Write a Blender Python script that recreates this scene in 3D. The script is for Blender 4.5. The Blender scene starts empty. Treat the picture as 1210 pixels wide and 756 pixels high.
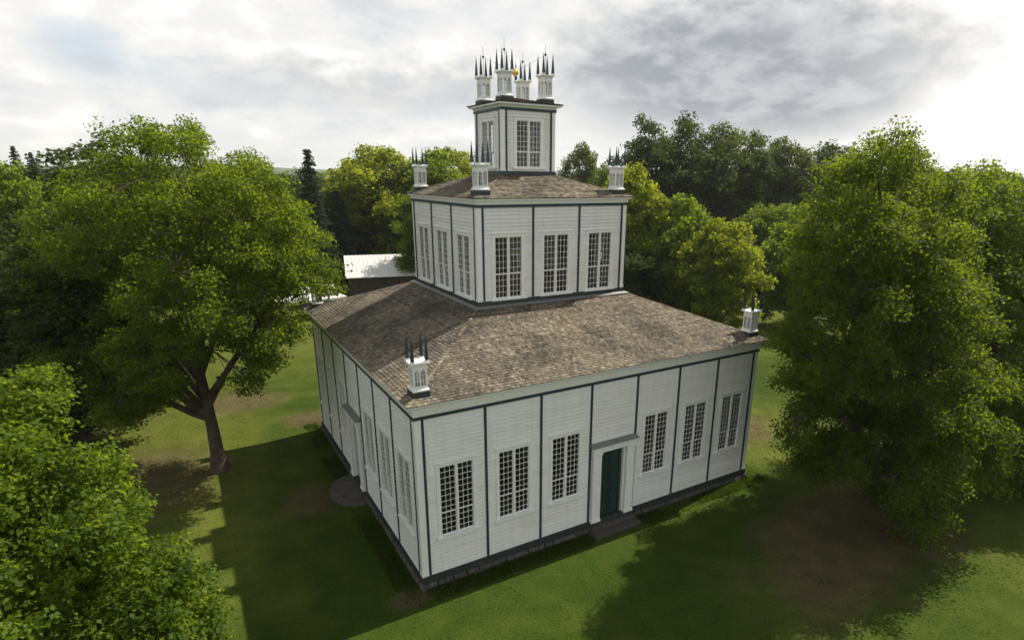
import bpy, math, random
import numpy as np
from mathutils import Vector, Matrix
SC = bpy.context.scene
COL = SC.collection
R = math.radians
# ------------------------------------------------------------------ helpers
class MB:
    """collects quads / boxes; build() links them as ONE mesh object"""
    def __init__(self):
        self.v = []; self.f = []; self.t = []
    def poly(self, pts, tint=0.5):
        n = len(self.v); self.v += [tuple(p) for p in pts]
        self.f.append(tuple(range(n, n + len(pts)))); self.t.append(tint)
    def box(self, x0, x1, y0, y1, z0, z1, tint=0.5):
        n = len(self.v)
        self.v += [(x0,y0,z0),(x1,y0,z0),(x1,y1,z0),(x0,y1,z0),(x0,y0,z1),(x1,y0,z1),(x1,y1,z1),(x0,y1,z1)]
        for q in ((0,3,2,1),(4,5,6,7),(0,1,5,4),(1,2,6,5),(2,3,7,6),(3,0,4,7)):
            self.f.append(tuple(n + i for i in q)); self.t.append(tint)
    def loft(self, rings, close_bottom=False, close_top=False, tint=0.5):
        m = len(rings[0]); n = len(self.v)
        for r in rings: self.v += [tuple(p) for p in r]
        for k in range(len(rings) - 1):
            for i in range(m):
                j = (i + 1) % m
                self.f.append((n+k*m+i, n+k*m+j, n+(k+1)*m+j, n+(k+1)*m+i)); self.t.append(tint)
        if close_bottom: self.f.append(tuple(n + i for i in reversed(range(m)))); self.t.append(tint)
        if close_top:
            b = n + (len(rings)-1)*m
            self.f.append(tuple(b + i for i in range(m))); self.t.append(tint)
    def square(self, prof, cb=False, ct=False, tint=0.5):
        self.loft([[(-h,-h,z),(h,-h,z),(h,h,z),(-h,h,z)] for h, z in prof], cb, ct, tint)
    def lathe(self, prof, n=16, cx=0, cy=0, tint=0.5):
        self.loft([[(cx+r*math.cos(2*math.pi*i/n), cy+r*math.sin(2*math.pi*i/n), z) for i in range(n)] for r, z in prof], True, True, tint)
    def tube(self, p, q, r0, r1, n=6, tint=0.5):
        p = Vector(p); q = Vector(q); d = (q - p)
        if d.length < 1e-5: return
        a = d.orthogonal().normalized(); b = d.normalized().cross(a)
        rings = []
        for c, r in ((p, r0), (q, r1)):
            rings.append([c + a*(r*math.cos(2*math.pi*i/n)) + b*(r*math.sin(2*math.pi*i/n)) for i in range(n)])
        self.loft(rings, True, True, tint)
    def rot(self, k):
        """turn everything a quarter turn k times about z"""
        c, s = [(1,0),(0,1),(-1,0),(0,-1)][k % 4]
        self.v = [(c*x - s*y, s*x + c*y, z) for x, y, z in self.v]; return self
    def add(self, o):
        n = len(self.v); self.v += o.v; self.t += o.t
        self.f += [tuple(n + i for i in f) for f in o.f]; return self
    def mesh(self, name, mat, smooth=False):
        me = bpy.data.meshes.new(name); me.from_pydata(self.v, [], self.f)
        at = me.attributes.new('tint', 'FLOAT', 'FACE'); at.data.foreach_set('value', self.t)
        me.materials.append(mat)
        if smooth: me.polygons.foreach_set('use_smooth', [True]*len(self.f))
        me.update(); return me
    def build(self, name, mat, parent=None, smooth=False):
        return link(name, self.mesh(name, mat, smooth), parent)
def link(name, me, parent=None, loc=(0,0,0), rz=0):
    o = bpy.data.objects.new(name, me); COL.objects.link(o)
    o.location = loc; o.rotation_euler = (0, 0, rz)
    if parent: o.parent = parent
    return o
def tag(o, label, cat, group=None):
    o['label'] = label; o['category'] = cat
    if group: o['group'] = group
    return o
def structure(o, kind='structure'):
    o['kind'] = kind; return o
def copy_tree(o, parent=None, loc=None, rz=None):
    c = o.copy(); COL.objects.link(c)
    if parent: c.parent = parent
    if loc is not None: c.location = loc
    if rz is not None: c.rotation_euler = (0, 0, rz)
    for ch in list(o.children): copy_tree(ch, c)
    return c
# ------------------------------------------------------------------ materials
def mat(name):
    m = bpy.data.materials.new(name); m.use_nodes = True
    nt = m.node_tree; return m, nt, nt.nodes['Principled BSDF'], nt.nodes['Material Output']
def nd(nt, typ, **kw):
    n = nt.nodes.new(typ)
    for k, v in kw.items():
        if k.startswith('i_'):
            key = k[2:]; n.inputs[int(key) if key.isdigit() else key.replace('_', ' ')].default_value = v
        else: setattr(n, k, v)
    return n
def ramp(nt, stops):
    n = nt.nodes.new('ShaderNodeValToRGB'); e = n.color_ramp.elements
    while len(e) < len(stops): e.new(0.5)
    for el, (p, c) in zip(e, stops):
        el.position = p; el.color = (*c, 1) if len(c) == 3 else c
    return n
def plain(name, col, rough=0.6, metal=0.0, spec=0.4, var=0.12, scale=3.0):
    m, nt, b, out = mat(name)
    tc = nd(nt, 'ShaderNodeTexCoord'); nz = nd(nt, 'ShaderNodeTexNoise', i_Scale=scale, i_Detail=5.0)
    nt.links.new(tc.outputs['Object'], nz.inputs['Vector'])
    r = ramp(nt, [(0.3, [c*(1-var) for c in col]), (0.7, [min(1, c*(1+var)) for c in col])])
    nt.links.new(nz.outputs['Fac'], r.inputs['Fac']); nt.links.new(r.outputs['Color'], b.inputs['Base Color'])
    b.inputs['Roughness'].default_value = rough; b.inputs['Metallic'].default_value = metal
    b.inputs['Specular IOR Level'].default_value = spec
    return m
def tinted(name, stops, rough=0.8, spec=0.25, noise=0.25, scale=1.5, bump=0.0):
    """colour from the per-face 'tint' attribute, shifted by noise"""
    m, nt, b, out = mat(name)
    at = nd(nt, 'ShaderNodeAttribute', attribute_name='tint')
    tc = nd(nt, 'ShaderNodeTexCoord'); nz = nd(nt, 'ShaderNodeTexNoise', i_Scale=scale, i_Detail=6.0)
    nt.links.new(tc.outputs['Object'], nz.inputs['Vector'])
    mr = nd(nt, 'ShaderNodeMath', operation='MULTIPLY_ADD'); mr.inputs[1].default_value = noise*2; mr.inputs[2].default_value = -noise
    nt.links.new(nz.outputs['Fac'], mr.inputs[0])
    ad = nd(nt, 'ShaderNodeMath', operation='ADD'); nt.links.new(at.outputs['Fac'], ad.inputs[0]); nt.links.new(mr.outputs[0], ad.inputs[1])
    r = ramp(nt, stops); nt.links.new(ad.outputs[0], r.inputs['Fac']); nt.links.new(r.outputs['Color'], b.inputs['Base Color'])
    b.inputs['Roughness'].default_value = rough; b.inputs['Specular IOR Level'].default_value = spec
    if bump:
        n2 = nd(nt, 'ShaderNodeTexNoise', i_Scale=scale*14, i_Detail=4.0); nt.links.new(tc.outputs['Object'], n2.inputs['Vector'])
        bp = nd(nt, 'ShaderNodeBump', i_Strength=bump, i_Distance=0.02); nt.links.new(n2.outputs['Fac'], bp.inputs['Height'])
        nt.links.new(bp.outputs['Normal'], b.inputs['Normal'])
    return m
def leaf_mat(name, dark, mid, light, trans, amount=0.42):
    m, nt, b, out = mat(name)
    at = nd(nt, 'ShaderNodeAttribute', attribute_name='tint')
    r = ramp(nt, [(0.0, dark), (0.5, mid), (1.0, light)]); nt.links.new(at.outputs['Fac'], r.inputs['Fac'])
    nt.links.new(r.outputs['Color'], b.inputs['Base Color'])
    b.inputs['Roughness'].default_value = 0.6; b.inputs['Specular IOR Level'].default_value = 0.18
    r2 = ramp(nt, [(0.0, [c*0.6 for c in trans]), (1.0, [c*1.35 for c in trans])]); nt.links.new(at.outputs['Fac'], r2.inputs['Fac'])
    tr = nd(nt, 'ShaderNodeBsdfTranslucent'); nt.links.new(r2.outputs['Color'], tr.inputs['Color'])
    mx = nd(nt, 'ShaderNodeMixShader', i_0=amount)
    nt.links.new(b.outputs[0], mx.inputs[1]); nt.links.new(tr.outputs[0], mx.inputs[2]); nt.links.new(mx.outputs[0], out.inputs['Surface'])
    return m
WHITE = tinted('white_paint', [(0.0, (0.74,0.74,0.72)), (0.5, (0.81,0.81,0.80)), (1.0, (0.86,0.86,0.85))], 0.55, 0.35, 0.28, 0.9)
TRIM = plain('white_trim_paint', (0.85,0.85,0.84), 0.5, var=0.03)
NAVY = plain('blue_green_trim_paint', (0.022,0.040,0.058), 0.45, var=0.15)
SLATE = plain('dark_slate_paint', (0.030,0.042,0.045), 0.55, var=0.2)
DOORG = plain('dark_green_door_paint', (0.020,0.040,0.038), 0.4, var=0.15)
SHINGLE = tinted('weathered_cedar_shingle', [(0.0,(0.042,0.036,0.031)),(0.3,(0.098,0.083,0.068)),(0.6,(0.168,0.145,0.114)),(1.0,(0.32,0.29,0.232))], 0.85, 0.2, 0.30, 0.55, 0.4)
STONE = tinted('fieldstone', [(0.0,(0.07,0.065,0.06)),(0.5,(0.13,0.122,0.112)),(1.0,(0.24,0.225,0.20))], 0.85, 0.2, 0.4, 3.0, 0.5)
INNER = plain('interior_plaster', (0.30,0.28,0.25), 0.8, var=0.06)
BOARDS = plain('interior_floorboards', (0.22,0.15,0.09), 0.6, var=0.2)
GOLD = plain('gold_leaf', (0.95,0.66,0.10), 0.38, 1.0, var=0.04)
IRON = plain('dark_iron', (0.03,0.03,0.035), 0.5, 0.6)
BARK = tinted('bark', [(0.0,(0.035,0.028,0.022)),(0.5,(0.085,0.068,0.054)),(1.0,(0.17,0.145,0.12))], 0.9, 0.15, 0.6, 2.2, 0.7)
def glass_mat():
    m, nt, b, out = mat('window_glass')
    nt.nodes.remove(b)
    tr = nd(nt, 'ShaderNodeBsdfTransparent', i_0=(0.86,0.89,0.88,1)); gl = nd(nt, 'ShaderNodeBsdfGlossy', i_Roughness=0.03, i_0=(0.9,0.9,0.9,1))
    fr = nd(nt, 'ShaderNodeFresnel', i_IOR=1.5)
    tc = nd(nt, 'ShaderNodeTexCoord'); nz = nd(nt, 'ShaderNodeTexNoise', i_Scale=2.5, i_Detail=2.0)
    nt.links.new(tc.outputs['Object'], nz.inputs['Vector'])
    bp = nd(nt, 'ShaderNodeBump', i_Strength=0.25, i_Distance=0.02); nt.links.new(nz.outputs['Fac'], bp.inputs['Height'])
    nt.links.new(bp.outputs['Normal'], gl.inputs['Normal'])
    mx = nd(nt, 'ShaderNodeMixShader'); nt.links.new(fr.outputs[0], mx.inputs[0])
    nt.links.new(tr.outputs[0], mx.inputs[1]); nt.links.new(gl.outputs[0], mx.inputs[2]); nt.links.new(mx.outputs[0], out.inputs['Surface'])
    return m
GLASS = glass_mat()

def streak(m):      # rain streaks and grime running down the boards
    nt = m.node_tree; b = nt.nodes['Principled BSDF']; src = b.inputs['Base Color'].links[0].from_socket
    tc = nd(nt, 'ShaderNodeTexCoord'); mp = nd(nt, 'ShaderNodeMapping'); mp.inputs['Scale'].default_value = (2.6, 2.6, .22); nt.links.new(tc.outputs['Object'], mp.inputs['Vector'])
    nz = nd(nt, 'ShaderNodeTexNoise', i_Scale=1.6, i_Detail=7.0, i_Roughness=.62); nt.links.new(mp.outputs[0], nz.inputs['Vector'])
    r = ramp(nt, [(.36, (.80,.79,.75)), (.56, (1,1,1))]); nt.links.new(nz.outputs['Fac'], r.inputs['Fac'])
    mx = nd(nt, 'ShaderNodeMix', data_type='RGBA', blend_type='MULTIPLY'); mx.inputs[0].default_value = .3
    nt.links.new(src, mx.inputs[6]); nt.links.new(r.outputs['Color'], mx.inputs[7]); nt.links.new(mx.outputs[2], b.inputs['Base Color'])
streak(WHITE)
def roof_wear(m):   # grey weathering and darker damp patches, metres across
    nt = m.node_tree; b = nt.nodes['Principled BSDF']; src = b.inputs['Base Color'].links[0].from_socket
    tc = nd(nt, 'ShaderNodeTexCoord'); nz = nd(nt, 'ShaderNodeTexNoise', i_Scale=.45, i_Detail=6.0, i_Roughness=.6); nt.links.new(tc.outputs['Object'], nz.inputs['Vector'])
    r = ramp(nt, [(.38, (.62,.62,.60)), (.52, (1,.99,.96)), (.66, (1.12,1.08,.98))]); nt.links.new(nz.outputs['Fac'], r.inputs['Fac'])
    mx = nd(nt, 'ShaderNodeMix', data_type='RGBA', blend_type='MULTIPLY'); mx.inputs[0].default_value = 1
    nt.links.new(src, mx.inputs[6]); nt.links.new(r.outputs['Color'], mx.inputs[7]); nt.links.new(mx.outputs[2], b.inputs['Base Color'])
roof_wear(SHINGLE)
# ------------------------------------------------------------------ the temple
rng = random.Random(7)
TEMPLE = bpy.data.objects.new('temple', None); COL.objects.link(TEMPLE)
tag(TEMPLE, 'white three-tiered clapboard temple with brown shingle roofs and spired corner lanterns', 'temple')
def siding(half, z0, z1, inset, holes, expo):
    """lapped boards of the wall facing -y, between the corner posts; holes = (x0,x1,za,zb)"""
    m = MB(); n = max(1, round((z1 - z0)/expo)); h = (z1 - z0)/n
    X0, X1 = -half + inset, half - inset
    for k in range(n):
        a, b = z0 + k*h, z0 + (k+1)*h
        cuts = sorted({a, b} | {z for x in holes for z in (x[2], x[3]) if a < z < b})
        joints = sorted(rng.uniform(X0, X1) for _ in range(max(1, int((X1-X0)/4.5))))
        tints = [rng.gauss(0.5, 0.16) for _ in range(len(joints) + 1)]; jit = [rng.uniform(-.0025, .0025) for _ in tints]
        for ca, cb in zip(cuts, cuts[1:]):
            zc = (ca + cb)/2
            spans = [(X0, X1)]
            for (hx0, hx1, za, zb) in holes:
                if za < zc < zb:
                    spans = [s for p, q in spans for s in ((p, min(q, hx0)), (max(p, hx1), q)) if s[1] - s[0] > 1e-4]
            for p, q in spans:
                xs = [p] + [j for j in joints if p < j < q] + [q]
                for u, w in zip(xs, xs[1:]):
                    bi = sum(1 for j in joints if j <= (u+w)/2)
                    ya = -half - 0.022 + 0.018*(ca - a)/h - jit[bi]; yb = -half - 0.022 + 0.018*(cb - a)/h - jit[bi]
                    if ca == a and cb - ca > .03:      # beaded lower edge
                        yo = ya - .013
                        m.poly([(u,-half,ca),(w,-half,ca),(w,yo,ca),(u,yo,ca)], tints[bi]); m.poly([(u,yo,ca),(w,yo,ca),(w,yo,ca+.016),(u,yo,ca+.016)], tints[bi])
                        m.poly([(u,yo,ca+.016),(w,yo,ca+.016),(w,ya,ca+.024),(u,ya,ca+.024)], tints[bi]); m.poly([(u,ya,ca+.024),(w,ya,ca+.024),(w,yb,cb),(u,yb,cb)], tints[bi])
                    else: m.poly([(u,ya,ca),(w,ya,ca),(w,yb,cb),(u,yb,cb)], tints[bi])
    return m
def backing(half, z0, z1, holes):
    m = MB(); xs = sorted({-half, half} | {x for h in holes for x in h[:2]}); zs = sorted({z0, z1} | {z for h in holes for z in h[2:]})
    for xa, xb in zip(xs, xs[1:]):
        for za, zb in zip(zs, zs[1:]):
            xc, zc = (xa+xb)/2, (za+zb)/2
            if any(h[0] < xc < h[1] and h[2] < zc < h[3] for h in holes): continue
            m.poly([(xa,-half+.02,za),(xb,-half+.02,za),(xb,-half+.02,zb),(xa,-half+.02,zb)])
            m.poly([(xb,-half+.16,za),(xa,-half+.16,za),(xa,-half+.16,zb),(xb,-half+.16,zb)])
    return m
def make_window(w, h, rows, lower, hood):
    """twin sash window, local origin at the middle of its foot, facing -y; returns (frame, sill, pane) meshes"""
    f = MB(); hw = w/2; c = 0.15
    # flat casing on the wall, and jambs through it
    f.box(-hw-c, -hw, -.05, .17, 0, h); f.box(hw, hw+c, -.05, .17, 0, h); f.box(-hw-c, hw+c, -.055, .17, h, h+c)
    f.box(-hw-c-.05, hw+c+.05, -.095, -.002, h+c, h+c+.045)
    f.box(-.044, .044, -.045, .15, 0, h)
    for s in (-1, 1):
        a, b = (-hw, -.044) if s < 0 else (.044, hw)
        ph = h/rows; mr = lower*ph
        for (za, zb, y, n) in ((0, mr, .035, lower), (mr, h, .0, rows-lower)):
            st = .026
            f.box(a, a+st, y, y+.035, za, zb); f.box(b-st, b, y, y+.035, za, zb)
            f.box(a+st, b-st, y+.001, y+.034, za, za+.042); f.box(a+st, b-st, y+.001, y+.034, zb-.036, zb)
            iw = (b-a-2*st)/3; t = .0085
            for i in (1, 2):
                x = a+st+iw*i; f.box(x-t, x+t, y+.004, y+.030, za+.042, zb-.036)
            for i in range(1, n):
                z = za+(zb-za)*i/n; f.box(a+st, b-st, y+.002, y+.032, z-t, z+t)
    sl = MB(); sl.box(-hw-c-.09, hw+c+.09, -.14, .17, -.085, 0); sl.box(-hw-c, hw+c, -.045, .02, -.2, -.085)
    p = MB()
    for s in (-1, 1):
        a, b = (-hw, -.044) if s < 0 else (.044, hw); mr = lower*h/rows
        p.poly([(a,.052,0),(b,.052,0),(b,.052,mr),(a,.052,mr)]); p.poly([(a,.017,mr),(b,.017,mr),(b,.017,h),(a,.017,h)])
    return f.mesh('window', TRIM), sl.mesh('sill', TRIM), p.mesh('pane', GLASS)
TIERS = [  # half width, siding z0, z1, bays, corner inset, window (w,h,rows,lower,z foot), frieze top, roof edge half, eave z, board exposure
    dict(h=9.15, z0=0.55, z1=7.21, n=7, c=0.273, win=(1.38, 3.0, 12, 4, 2.12), eh=9.5, ez=7.85, expo=0.167),
    dict(h=4.12, z0=10.16, z1=14.33, n=3, c=0.245, win=(1.38, 2.80, 10, 4, 10.23), eh=4.38, ez=14.72, expo=0.167),
    dict(h=1.47, z0=15.90, z1=18.67, n=1, c=0.205, win=(1.36, 2.15, 9, 3, 16.08), eh=1.80, ez=19.00, expo=0.167)]
NAMES = ['lower', 'middle', 'upper']
DOOR = (-.645, .645, 0.36, 3.93)
for ti, T in enumerate(TIERS):
    h, n, c = T['h'], T['n'], T['c']; w, wh, rows, low, wz = T['win']
    bw = (2*h - 2*c)/n; fm, sm, pm = make_window(w, wh, rows, low, True)
    wall, inner = MB(), MB()
    bm = MB(); bm.box(-.048, .048, -.062, 0, T['z0'], T['z1']); bm = bm.mesh('batten', NAVY)
    pr = MB(); z0, z1 = T['z0'], T['z1']
    q = -h; o_ = c - .03
    for off, za, zb in ((.058, z0, z0+.11), (.05, z0+.11, z0+.15), (.040, z0+.15, z1-.19), (.05, z1-.19, z1-.15), (.044, z1-.15, z1)):
        pr.loft([[(-off,-off,z),(o_,-off,z),(o_,.1,z),(.1,.1,z),(.1,o_,z),(-off,o_,z)] for z in (za, zb)], True, True)
    pm_post = pr.mesh('corner_post', TRIM)
    for k in range(4):
        holes = []; ang = k*math.pi/2
        for i in range(n):
            x = -h + c + bw*(i + .5)
            if ti == 0 and i == 3:
                if k in (0, 3): holes.append(DOOR)
                continue
            holes.append((x - w/2 - .08, x + w/2 + .08, wz, wz + wh))
            f = link('window', fm, TEMPLE); f.matrix_basis = Matrix.Rotation(ang, 4, 'Z') @ Matrix.Translation((x, -h, wz))
            link('sill', sm, f); link('pane', pm, f)
        wall.add(siding(h, T['z0'], T['z1'], c - .03, holes, T['expo']).rot(k))
        inner.add(backing(h, T['z0'], T['z1'] + .1, holes).rot(k))
        for i in range(n + 1):
            if ti == 0 and k in (0, 3) and i in (): continue
            b = link('batten', bm, TEMPLE); b.matrix_basis = Matrix.Rotation(ang, 4, 'Z') @ Matrix.Translation((-h + c + bw*i, -h, 0))
        p = link('corner_post', pm_post, TEMPLE); p.matrix_basis = Matrix.Rotation(ang, 4, 'Z') @ Matrix.Translation((-h, -h, 0))
    wall.build(NAMES[ti] + '_wall', WHITE, TEMPLE); inner.build('interior_wall', INNER, TEMPLE)
    # dark band, coved white cornice, skirt
    m = MB(); m.square([(h+.02, z1), (h+.085, z1), (h+.085, z1+.115), (h+.02, z1+.115)], tint=.5); m.build('architrave', NAVY, TEMPLE)
    m = MB(); e = T['eh'] - .06; ez = T['ez']
    d = e - (h + .06)
    m.square([(h+.02, z1+.115), (h+.06, z1+.118), (h+.075, z1+.16), (h+.06+d*.30, z1+.13+(ez-z1-.2)*.75), (h+.06+d*.55, z1+.16+(ez-z1-.2)*.84), (e-.04, ez-.105), (e, ez-.09), (e, ez-.015), (h-.3, ez-.012)])
    m.build('cornice', TRIM, TEMPLE)
    m = MB(); m.poly([(-h+.1,-h+.1,z1+.05),(h-.1,-h+.1,z1+.05),(h-.1,h-.1,z1+.05),(-h+.1,h-.1,z1+.05)]); m.build('interior_ceiling', INNER, TEMPLE)
    m = MB(); fz = T['z0'] + (.05 if ti == 0 else .02)
    m.poly([(-h+.1,-h+.1,fz),(h-.1,-h+.1,fz),(h-.1,h-.1,fz),(-h+.1,h-.1,fz)]); m.build('interior_floor', BOARDS, TEMPLE)
m = MB(); m.square([(9.15,.552),(9.23,.548),(9.24,.28),(9.19,.26),(9.19,.2)]); m.build('water_table', SLATE, TEMPLE)
m = MB(); m.square([(4.10,10.17),(4.19,10.155),(4.22,9.93),(4.25,9.78)]); m.build('skirt', SLATE, TEMPLE)
m = MB(); m.square([(1.46,15.91),(1.54,15.895),(1.56,15.71),(1.58,15.55)]); m.build('skirt', SLATE, TEMPLE)
m = MB(); m.square([(4.235,9.965),(4.262,9.955),(4.42,9.90),(4.43,9.875)]); m.build('flashing', plain('lead_flashing', (.19,.20,.20), .5, .3), TEMPLE)
# fieldstone footing, stone by stone
m = MB()
for k in range(4):
    s = MB()
    for lay in range(2):
        x = -9.33
        while x < 9.33:
            L = rng.uniform(.25, .75); x2 = min(x + L, 9.33); dz = rng.uniform(-.015, .015)
            o = rng.uniform(0, .07); z0 = -.12 + lay*.18; zt = z0 + .17 + dz
            s.loft([[(x+.02,-9.22-o-.06,z0),(x2-.02,-9.22-o-.05,z0),(x2-.02,-9.1,z0),(x+.02,-9.1,z0)],
                    [(x+.02,-9.22-o-.03,zt-.03),(x2-.02,-9.22-o,zt-.03),(x2-.02,-9.1,zt-.03),(x+.02,-9.1,zt-.03)],
                    [(x+.05,-9.18-o,zt),(x2-.05,-9.19-o,zt),(x2-.05,-9.1,zt),(x+.05,-9.1,zt)]], False, True, rng.random()*.3)
            x = x2
    m.add(s.rot(k))
m.build('foundation', STONE, TEMPLE)
# shingled roofs
def shingles(eh, ez, ih, iz, expo, wmin, wmax):
    m = MB(); run = eh - ih; L = math.hypot(run, iz - ez); n = round(L/expo); st = L/n
    cr, sr = run/L, (iz - ez)/L     # unit down-slope -> in/up
    def P(u, t, lift): return (u, -eh + t*cr - lift*sr, ez + t*sr + lift*cr)
    for k in range(4):
        s = MB()
        s.poly([(-eh+.02,-eh+.02,ez-.012),(eh-.02,-eh+.02,ez-.012),(ih,-ih,iz-.012),(-ih,-ih,iz-.012)])
        for r in range(n):
            t0, t1 = r*st, (r+1)*st + .012
            e0, e1 = eh - t0*cr, eh - t1*cr
            u = -e0 - rng.uniform(0, wmax); rowt = rng.gauss(0, .05)
            while u < e0:
                w = rng.uniform(wmin, wmax); a, b = max(u, -e0), min(u + w - .006, e0)
                if b - a > .03:
                    tl = .026 + rng.uniform(-.005, .012); dt = rng.uniform(-.014, .014) if r else rng.uniform(-.008,.008)
                    a1, b1 = max(a, -e1), min(b, e1)
                    if a1 > b1: a1 = b1 = max(-e1, min(e1, (a+b)/2))
                    tint = min(1, max(0, rng.gauss(.5, .15) + rowt)); tt = t0 + dt
                    q = [P(a,tt,tl), P(b,tt,tl), P(b1,t1,.008), P(a1,t1,.008)]
                    s.poly(q, tint)
                    s.poly([P(a,tt,.0), P(b,tt,.0), q[1], q[0]], tint*.85)
                    s.poly([P(a,tt,0), q[0], q[3]], tint*.9); s.poly([q[1], P(b,tt,0), q[2]], tint*.9)
                u += w
        # hip caps laid over the left-hand hip of this slope
        hl = math.sqrt(2)*run; hn = round(math.hypot(hl, iz-ez)/.2)
        for r in range(hn):
            f0, f1 = r/hn, min(1, (r+1.25)/hn)
            c0 = Vector((-eh + run*f0, -eh + run*f0, ez + (iz-ez)*f0 + .045)); c1 = Vector((-eh + run*f1, -eh + run*f1, ez + (iz-ez)*f1 + .028))
            w = .10; dz = w*sr/cr; tint = min(1, max(0, rng.gauss(.62, .2)))
            s.poly([c0, c0+Vector((w,0,-0.004)), c1+Vector((w,0,-0.004)), c1], tint)
            s.poly([c0+Vector((0,w,-0.004)), c0, c1, c1+Vector((0,w,-0.004))], tint)
        m.add(s.rot(k))
    return m
shingles(9.5, 7.85, 4.2, 9.90, .155, .07, .15).build('lower_roof', SHINGLE, TEMPLE)
shingles(4.38, 14.72, 1.5, 15.70, .165, .10, .24).build('middle_roof', SHINGLE, TEMPLE)
shingles(1.80, 19.00, .02, 19.36, .165, .10, .24).build('upper_roof', SHINGLE, TEMPLE)
# doors with pilasters and hood, front and left
def door_set(k):
    ang = k*math.pi/2; M = Matrix.Rotation(ang, 4, 'Z') @ Matrix.Translation((0, -9.15, 0))
    def put(mb, name, mt, parent=TEMPLE):
        o = mb.build(name, mt, parent)
        if parent is TEMPLE: o.matrix_basis = M
        return o
    d = MB(); x0, x1, z0, z1 = DOOR; d.box(x0, x1, .14, .19, z0+.03, z1)
    for a, b in ((x0+.06, -.015), (.015, x1-.06)):
        d.box(a-.06 if a < -.1 else a, b if b < .1 else b+.06, .105, .14, z0+.03, z0+.26); d.box(a-.06 if a < -.1 else a, b if b < .1 else b+.06, .105, .14, z1-.16, z1)
        d.box(a-.06 if a < -.1 else a, b if b < .1 else b+.06, .105, .14, z0+1.45, z0+1.62); d.box(a-.06 if a < -.1 else a, b if b < .1 else b+.06, .105, .14, z0+2.45, z0+2.58)
        d.box(a-.06 if a < -.1 else a, (a+.07), .104, .14, z0+.04, z1-.01); d.box(b-.07, b if b < .1 else b+.06, .104, .14, z0+.04, z1-.01)
    o = put(d, 'door', DOORG)
    hd = MB(); hd.tube((.09,.10,z0+1.53), (.09,.05,z0+1.53), .018, .018, 8); hd.lathe([(.001,0),(.03,.012),(.034,.03),(.02,.05),(.001,.055)], 10)
    hh = MB(); hh.tube((.09,.105,z0+1.53),(.09,.045,z0+1.53),.016,.016,8); hh.box(.06,.12,.02,.05,z0+1.5,z0+1.56); put(hh, 'handle', IRON, o)
    c = MB()
    for s in (-1, 1):
        a, b = (-1.17, -.72) if s < 0 else (.72, 1.17)
        c.box(a, b, -.20, .02, .58, 3.98); c.box(a-.03, b+.03, -.235, .02, .50, .60); c.box(a-.015, b+.015, -.218, .02, .60, .66)
        c.box(a-.03, b+.03, -.235, .02, 3.86, 3.98); c.box(a+.08, b-.08, -.222, -.19, .8, 3.7)
        q = x0 if s < 0 else .72-.003; c.box(min(q, -.72 if s < 0 else x1), max(q, -.72 if s < 0 else x1), -.04, .2, z0, 3.98)
    c.box(-1.20, 1.20, -.24, .02, 3.983, 4.26); c.box(x0-.02, x1+.02, -.05, .2, 3.93, 3.98)
    put(c, 'door_case', TRIM)
    t = MB(); t.loft([[(-1.22,-.26,4.263),(1.22,-.26,4.263),(1.22,.0,4.263),(-1.22,.0,4.263)],[(-1.22-.07,-.34,4.30),(1.29,-.34,4.30),(1.29,0,4.31),(-1.29,0,4.31)],
                      [(-1.29,-.34,4.325),(1.29,-.34,4.325),(1.29,-.02,4.42),(-1.29,-.02,4.42)]], True, True)
    put(t, 'door_hood', plain('weathered_grey_hood', (.20,.205,.20), .7))
    return M
M0 = door_set(0)
s = MB(); s.loft([[(-1.3,-.78,-.05),(1.3,-.78,-.05),(1.3,-.1,-.05),(-1.3,-.1,-.05)],[(-1.3,-.78,.15),(1.3,-.78,.15),(1.3,-.1,.15),(-1.3,-.1,.15)],[(-1.28,-.76,.18),(1.28,-.76,.18),(1.28,-.1,.18),(-1.28,-.1,.18)]], True, True, .0)
s.loft([[(-1.2,-.42,.183),(1.2,-.42,.183),(1.2,-.1,.183),(-1.2,-.1,.183)],[(-1.2,-.42,.33),(1.2,-.42,.33),(1.2,-.1,.33),(-1.2,-.1,.33)],[(-1.18,-.4,.36),(1.18,-.4,.36),(1.18,-.1,.36),(-1.18,-.1,.36)]], True, True, .05)
o = s.build('doorstep', STONE, TEMPLE); o.matrix_basis = M0
M3 = door_set(3)
s = MB(); ring = []
for i in range(25):
    a = math.pi*i/24; ring.append((1.75*math.cos(a), -.1 - 1.45*math.sin(a)**.8))
ring.reverse()
for r0, za, zb in ((1.0, -.05, .13), (.66, .133, .31)):
    R0 = [(x*r0, -.1 + (y+.1)*r0) for x, y in ring]
    s.loft([[(x,y,za) for x,y in R0], [(x,y,zb-.03) for x,y in R0], [(x*.985, -.1+(y+.1)*.98, zb) for x,y in R0]], True, True, .15)
o = s.build('doorstep', STONE, TEMPLE); o.matrix_basis = M3
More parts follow.
